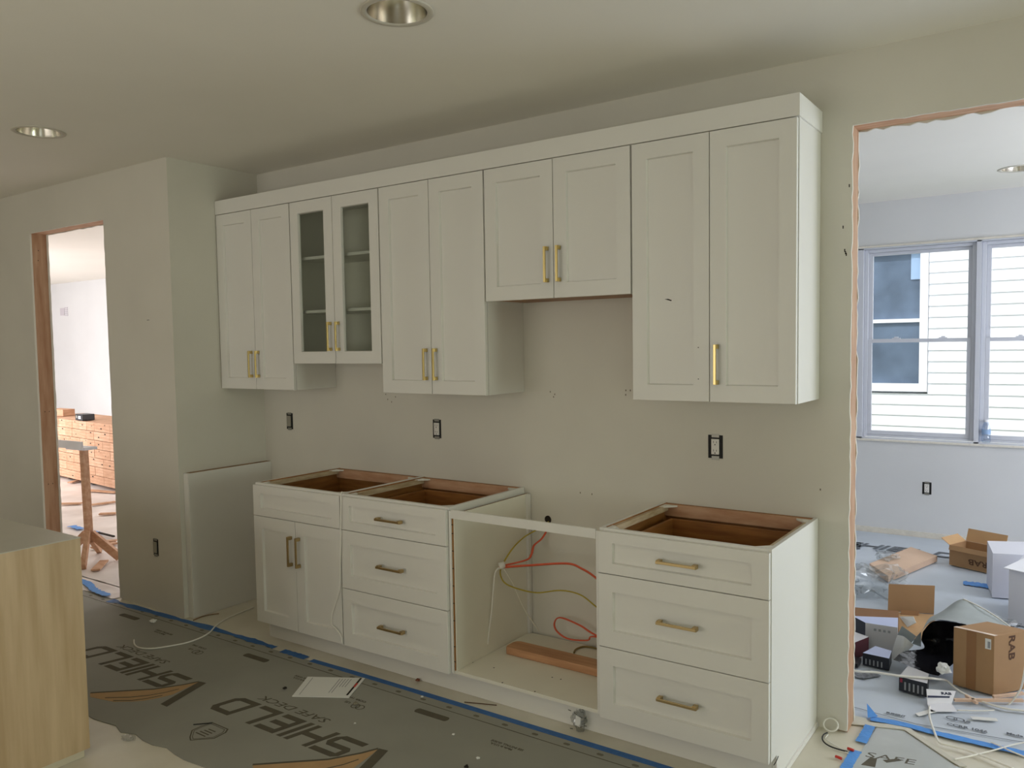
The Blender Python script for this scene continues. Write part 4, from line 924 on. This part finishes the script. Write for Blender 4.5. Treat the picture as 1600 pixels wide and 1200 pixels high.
# curled piece of sheet: grey outside, black inside
cs = thing('curled_sheet', 'curled piece of grey floor sheet with shiny black underside', 'plastic sheet', (3.85, 1.0, 0))
top = [[(3.780, 1.450, 0.120), (3.883, 1.450, 0.212), (3.994, 1.400, 0.180), (4.121, 1.300, 0.138)], [(3.765, 1.150, 0.173), (3.852, 1.150, 0.202), (3.962, 1.120, 0.204), (4.119, 1.050, 0.191)], [(3.757, 0.980, 0.156), (3.804, 0.960, 0.222), (3.899, 0.930, 0.245), (4.087, 0.900, 0.234)]]
obj('outer_face', sheetmesh(top), mat('sheet_outer', (150,156,154), .6, var=.06, vscale=9), cs, smooth=True)
blk = [[(3.759, 0.985, 0.151), (3.807, 0.965, 0.218), (3.896, 0.935, 0.240), (3.954, 0.925, 0.241)], [(3.743, 1.060, 0.083), (3.796, 1.100, 0.097), (3.873, 1.050, 0.128), (3.934, 1.000, 0.155)], [(3.761, 1.000, 0.062), (3.819, 1.040, 0.045), (3.880, 1.000, 0.071), (3.937, 0.980, 0.089)], [(3.697, 0.840, 0.085), (3.767, 0.860, 0.067), (3.840, 0.880, 0.045), (3.908, 0.880, 0.059)], [(3.668, 0.740, 0.071), (3.739, 0.720, 0.064), (3.811, 0.710, 0.050), (3.861, 0.740, 0.035)]]
obj('inner_face', sheetmesh(blk), mat('sheet_black', (26,26,30), .14, bump=.9, bscale=14), cs, smooth=True, label='shiny black underside')
# the tall brown box with printing
rb = thing('cardboard_box', 'upright sealed brown cardboard box with shipping label and large letters', 'box', (4.085, .70, 0), 'cardboard boxes in the dining room')
Pc, Pl, Pr = Vector((4.085,.700,0)), Vector((3.921,.735,0)), Vector((4.205,.865,0))
Pb = Pl+(Pr-Pc)
obj('carton_body', MB().prism([(p.x, p.y) for p in (Pc, Pr, Pb, Pl)], .010, .280), CARD, rb, bevel=.002)
ld = (Pl-Pc).normalized(); rd = (Pr-Pc).normalized(); ln_ = Vector((ld.y, -ld.x, 0)); ln_ = ln_ if ln_.y < 0 else -ln_; rn = Vector((rd.y, -rd.x, 0)); LW = (Pl-Pc).length
def lface(s0, s1, z0, z1, off=.0008): # s measured from the corner to the left
    a, b = Pc+ld*s0+ln_*off, Pc+ld*s1+ln_*off; return [(b.x,b.y,z0),(a.x,a.y,z0),(a.x,a.y,z1),(b.x,b.y,z1)]
obj('packing_tape', MB().slab(lface(.072, .112, .011, .279), .0005), KTAPE, rb)
obj('shipping_label', MB().slab(lface(.012, .036, .215, .262), .0006), WHPAP, rb)
obj('barcode', MB().slab(lface(.015, .026, .220, .250, .0015), .0004), PAPG, rb)
obj('lettering', text_mb('RAB', .052, frame_mtx(Pc+rd*.088+rn*.0008+Vector((0,0,.272)), (0,0,-1), tuple(rd)), xs=1.2, bold=.0012, thick=.0004), LOGOR, rb)
obj('packing_tape', MB().slab([(Pc.x+.0, Pc.y, .2806), (Pc.x+rd.x*.02, Pc.y+rd.y*.02, .2806), (Pl.x+rd.x*.02, Pl.y+rd.y*.02, .2806), (Pl.x, Pl.y, .2806)], .0006), mat('tape_glossy', (222,196,170), .15), rb, label='glossy clear tape on the top edge')
# folded card with logo
kc = thing('folded_card', 'white folded packing card with a dark band, standing in front of the boxes', 'card', (3.9, .45, 0))
c0, c1 = (3.856, 0.448, 0.010), (3.943, 0.511, 0.010)
t0, t1 = (3.844, 0.500, 0.056), (3.953, 0.560, 0.050)
c0, c1, t0, t1 = map(Vector, (c0, c1, t0, t1))
obj('upright_face', MB().slab([c0, c1, t1, t0], .0015), WHITE, kc)
f0, f1 = (3.881, 0.375, 0.010), (3.973, 0.434, 0.010)
obj('fold_face', MB().slab([tuple(f0), tuple(f1), c1+Vector((0,-.002,0)), c0+Vector((0,-.002,0))], .0015), WHITE, kc)
nrm = (c1-c0).cross(t0-c0).normalized(); nrm = nrm if nrm.y < 0 else -nrm
def kq(s, t): return c0*(1-s)*(1-t)+c1*s*(1-t)+t1*s*t+t0*(1-s)*t+nrm*.003
obj('band', MB().slab([kq(.02,.42), kq(.84,.42), kq(.84,.55), kq(.02,.55)], .0006), NAVY, kc)
xd = (kq(1,.7)-kq(0,.7)).normalized(); yd = (kq(.5,1)-kq(.5,0)).normalized(); yd = (yd-xd*yd.dot(xd)).normalized()
obj('lettering', text_mb('RAB', .016, frame_mtx(kq(.52,.66), tuple(xd), tuple(yd)), xs=1.5, bold=.0006, thick=.0003), NAVY, kc)
crumple('plastic_scrap', (3.894, 0.620, 0.098), .028, WHPAP, 'crumpled white packing bag between the black plastic and the brown box', 'scrap', 14, .9)
# white boxes at the right edge
wbx = thing('white_box', 'white foam packing panel box behind the brown box, further of the two', 'box', (3.96, 2.28, 0), 'white packing boxes')
obj('carton_body', MB().prism([(3.957,2.285),(4.50,2.46),(4.40,2.85),(3.90,2.62)], .010, .285), mat('foam_white', (214,214,222), .7), wbx)
wb2 = thing('white_box', 'white packing box with bright top at the frame edge, nearer of the two', 'box', (4.07, 1.80, 0), 'white packing boxes')
obj('carton_body', MB().prism([(4.071,1.806),(4.60,1.72),(4.68,2.15),(4.12,2.20)], .010, .312), MC['foam_white'], wb2)
obj('lid_flap', MB().slab([(4.045, 1.805, 0.318), (4.144, 1.761, 0.318)]+[(4.68,2.10,.33),(4.20,2.24,.34)], .004), WHITE, wb2)
crumple('plastic_wrap', (4.02, 1.62, .01), .10, POLY, 'dark-creased clear plastic at the foot of the white boxes', 'plastic wrap', 8, .4, amp=.7)
# cords and laths across the rubbish
cable('flat_cable', [(3.40,.655,.075)]+[(3.530, 0.492, 0.078), (3.631, 0.518, 0.078), (3.732, 0.534, 0.078), (3.822, 0.568, 0.078), (3.869, 0.585, 0.078)]+[(3.899, 0.712, 0.030), (3.953, 0.628, 0.030)]+[(4.022, 0.608, 0.014), (4.090, 0.579, 0.014), (4.149, 0.570, 0.014), (4.207, 0.587, 0.014)]+[(4.32,.60,.013)], .0095, CORDW, 'thick white cord crossing in front of all the boxes', cat='cord', flat=.005)
cable('flat_cable', [(3.868, 0.424, 0.013), (3.881, 0.325, 0.013), (3.899, 0.248, 0.013), (3.923, 0.165, 0.013), (3.947, 0.094, 0.013), (3.983, 0.088, 0.013), (4.030, 0.087, 0.013), (4.077, 0.073, 0.013), (4.147, 0.046, 0.013), (4.201, 0.020, 0.013)], .0045, CORDW, 'white cord crossing the blue tape toward the bottom right', cat='cord')
cable('flat_cable', [(4.207, 0.620, 0.204), (4.200, 0.640, 0.140), (4.189, 0.660, 0.078), (4.166, 0.660, 0.028), (4.141, 0.645, -0.003)], .004, CORDW, 'white cord hanging in front of the brown box at the frame edge', cat='cord')
cable('thin_cable', [(3.972, 0.443, 0.014), (4.016, 0.467, 0.014), (4.067, 0.498, 0.014), (4.101, 0.526, 0.014)], .003, CORDW, 'thin grey wire lying beside the folded card', cat='cord')
cable('thin_cable', [(4.013, -0.024, 0.014), (4.064, 0.042, 0.014), (4.139, 0.149, 0.014), (4.194, 0.232, 0.014), (4.231, 0.278, 0.014)], .003, CORDW, 'thin pale wire rising to the frame edge over the blue tape', cat='cord')
cable('thin_cable', [(4.117, 0.199, 0.014), (4.155, 0.181, 0.014), (4.192, 0.159, 0.014), (4.238, 0.139, 0.014)], .003, CORDW, 'thin pale wire slanting down over the blue tape', cat='cord')
cable('thin_cable', [(3.887, 1.440, 0.215), (3.970, 1.380, 0.204), (4.046, 1.330, 0.181), (4.111, 1.280, 0.155)], .004, CORDW, 'white cord draped along the curled grey sheet', cat='cord')
for q, lb in (([(3.827, 0.321), (3.844, 0.302), (3.900, 0.386), (3.874, 0.398)], 'white paper strip under the white cord'), ([(4.023, 0.415), (4.035, 0.391), (4.124, 0.428), (4.115, 0.454)], 'white paper strip beside the printed emblem on the dining sheet')):
    obj('paper_strip', flat([q], .0095, .0115), WHPAP, label=lb, cat='paper')
for L, lb in zip([(3.950, 0.532, 4.198, 0.687), (3.988, 0.606, 4.036, 0.553), (4.088, 0.659, 4.194, 0.772)], ('long brown wood strip at the foot of the upright brown box', 'short brown wood stick pointing away from the upright brown box', 'pale wood scrap at the base of the upright brown box')):
    obj('wood_strip', MB().bar((L[0], L[1], .020), (L[2], L[3], .020), .012, .012), CARDP, label=lb, cat='wood strip')
# blue tape on the far part of the dining sheet
tape_strip('tape_strip', [(3.774, 2.543), (3.836, 2.548), (3.926, 2.545)], .10, .0082, TAPE2, 'bright blue tape scrap beside the white boxes', 31, .3)
obj('print_crumple', MB().prism([(3.499, 0.650), (3.568, 0.704), (3.626, 0.663), (3.566, 0.583), (3.521, 0.587)], .0085, .0120), mat('foil_print', (150,152,156), .4, rgb2=(80,82,88), vscale=60), label='crinkled silver printed wrapper under the white cord', cat='wrapper')
# water bottle on the stool
bo = thing('water_bottle', 'clear plastic water bottle standing on the window sill', 'bottle', (3.782, 3.775, WZ0-.002))
BP = glassy('bottle_plastic', (.82, .88, .95, 1), .12, .08)
bc = (3.785, 3.816, WZ0+.0105)
obj('bottle_body', MB().lathe([(.001,.0),(.028,.002),(.031,.012),(.031,.045),(.029,.055),(.031,.065),(.031,.105),(.028,.125),(.014,.155),(.0125,.165)], bc, 20), BP, bo, smooth=True)
obj('bottle_label', MB().lathe([(.0316,.066),(.0316,.103)], bc, 20), mat('bottle_blue', (150,178,214), .5), bo, smooth=True)
obj('cap', MB().lathe([(.0145,.160),(.0145,.176),(.001,.177)], bc, 16), WHITE, bo, smooth=True)
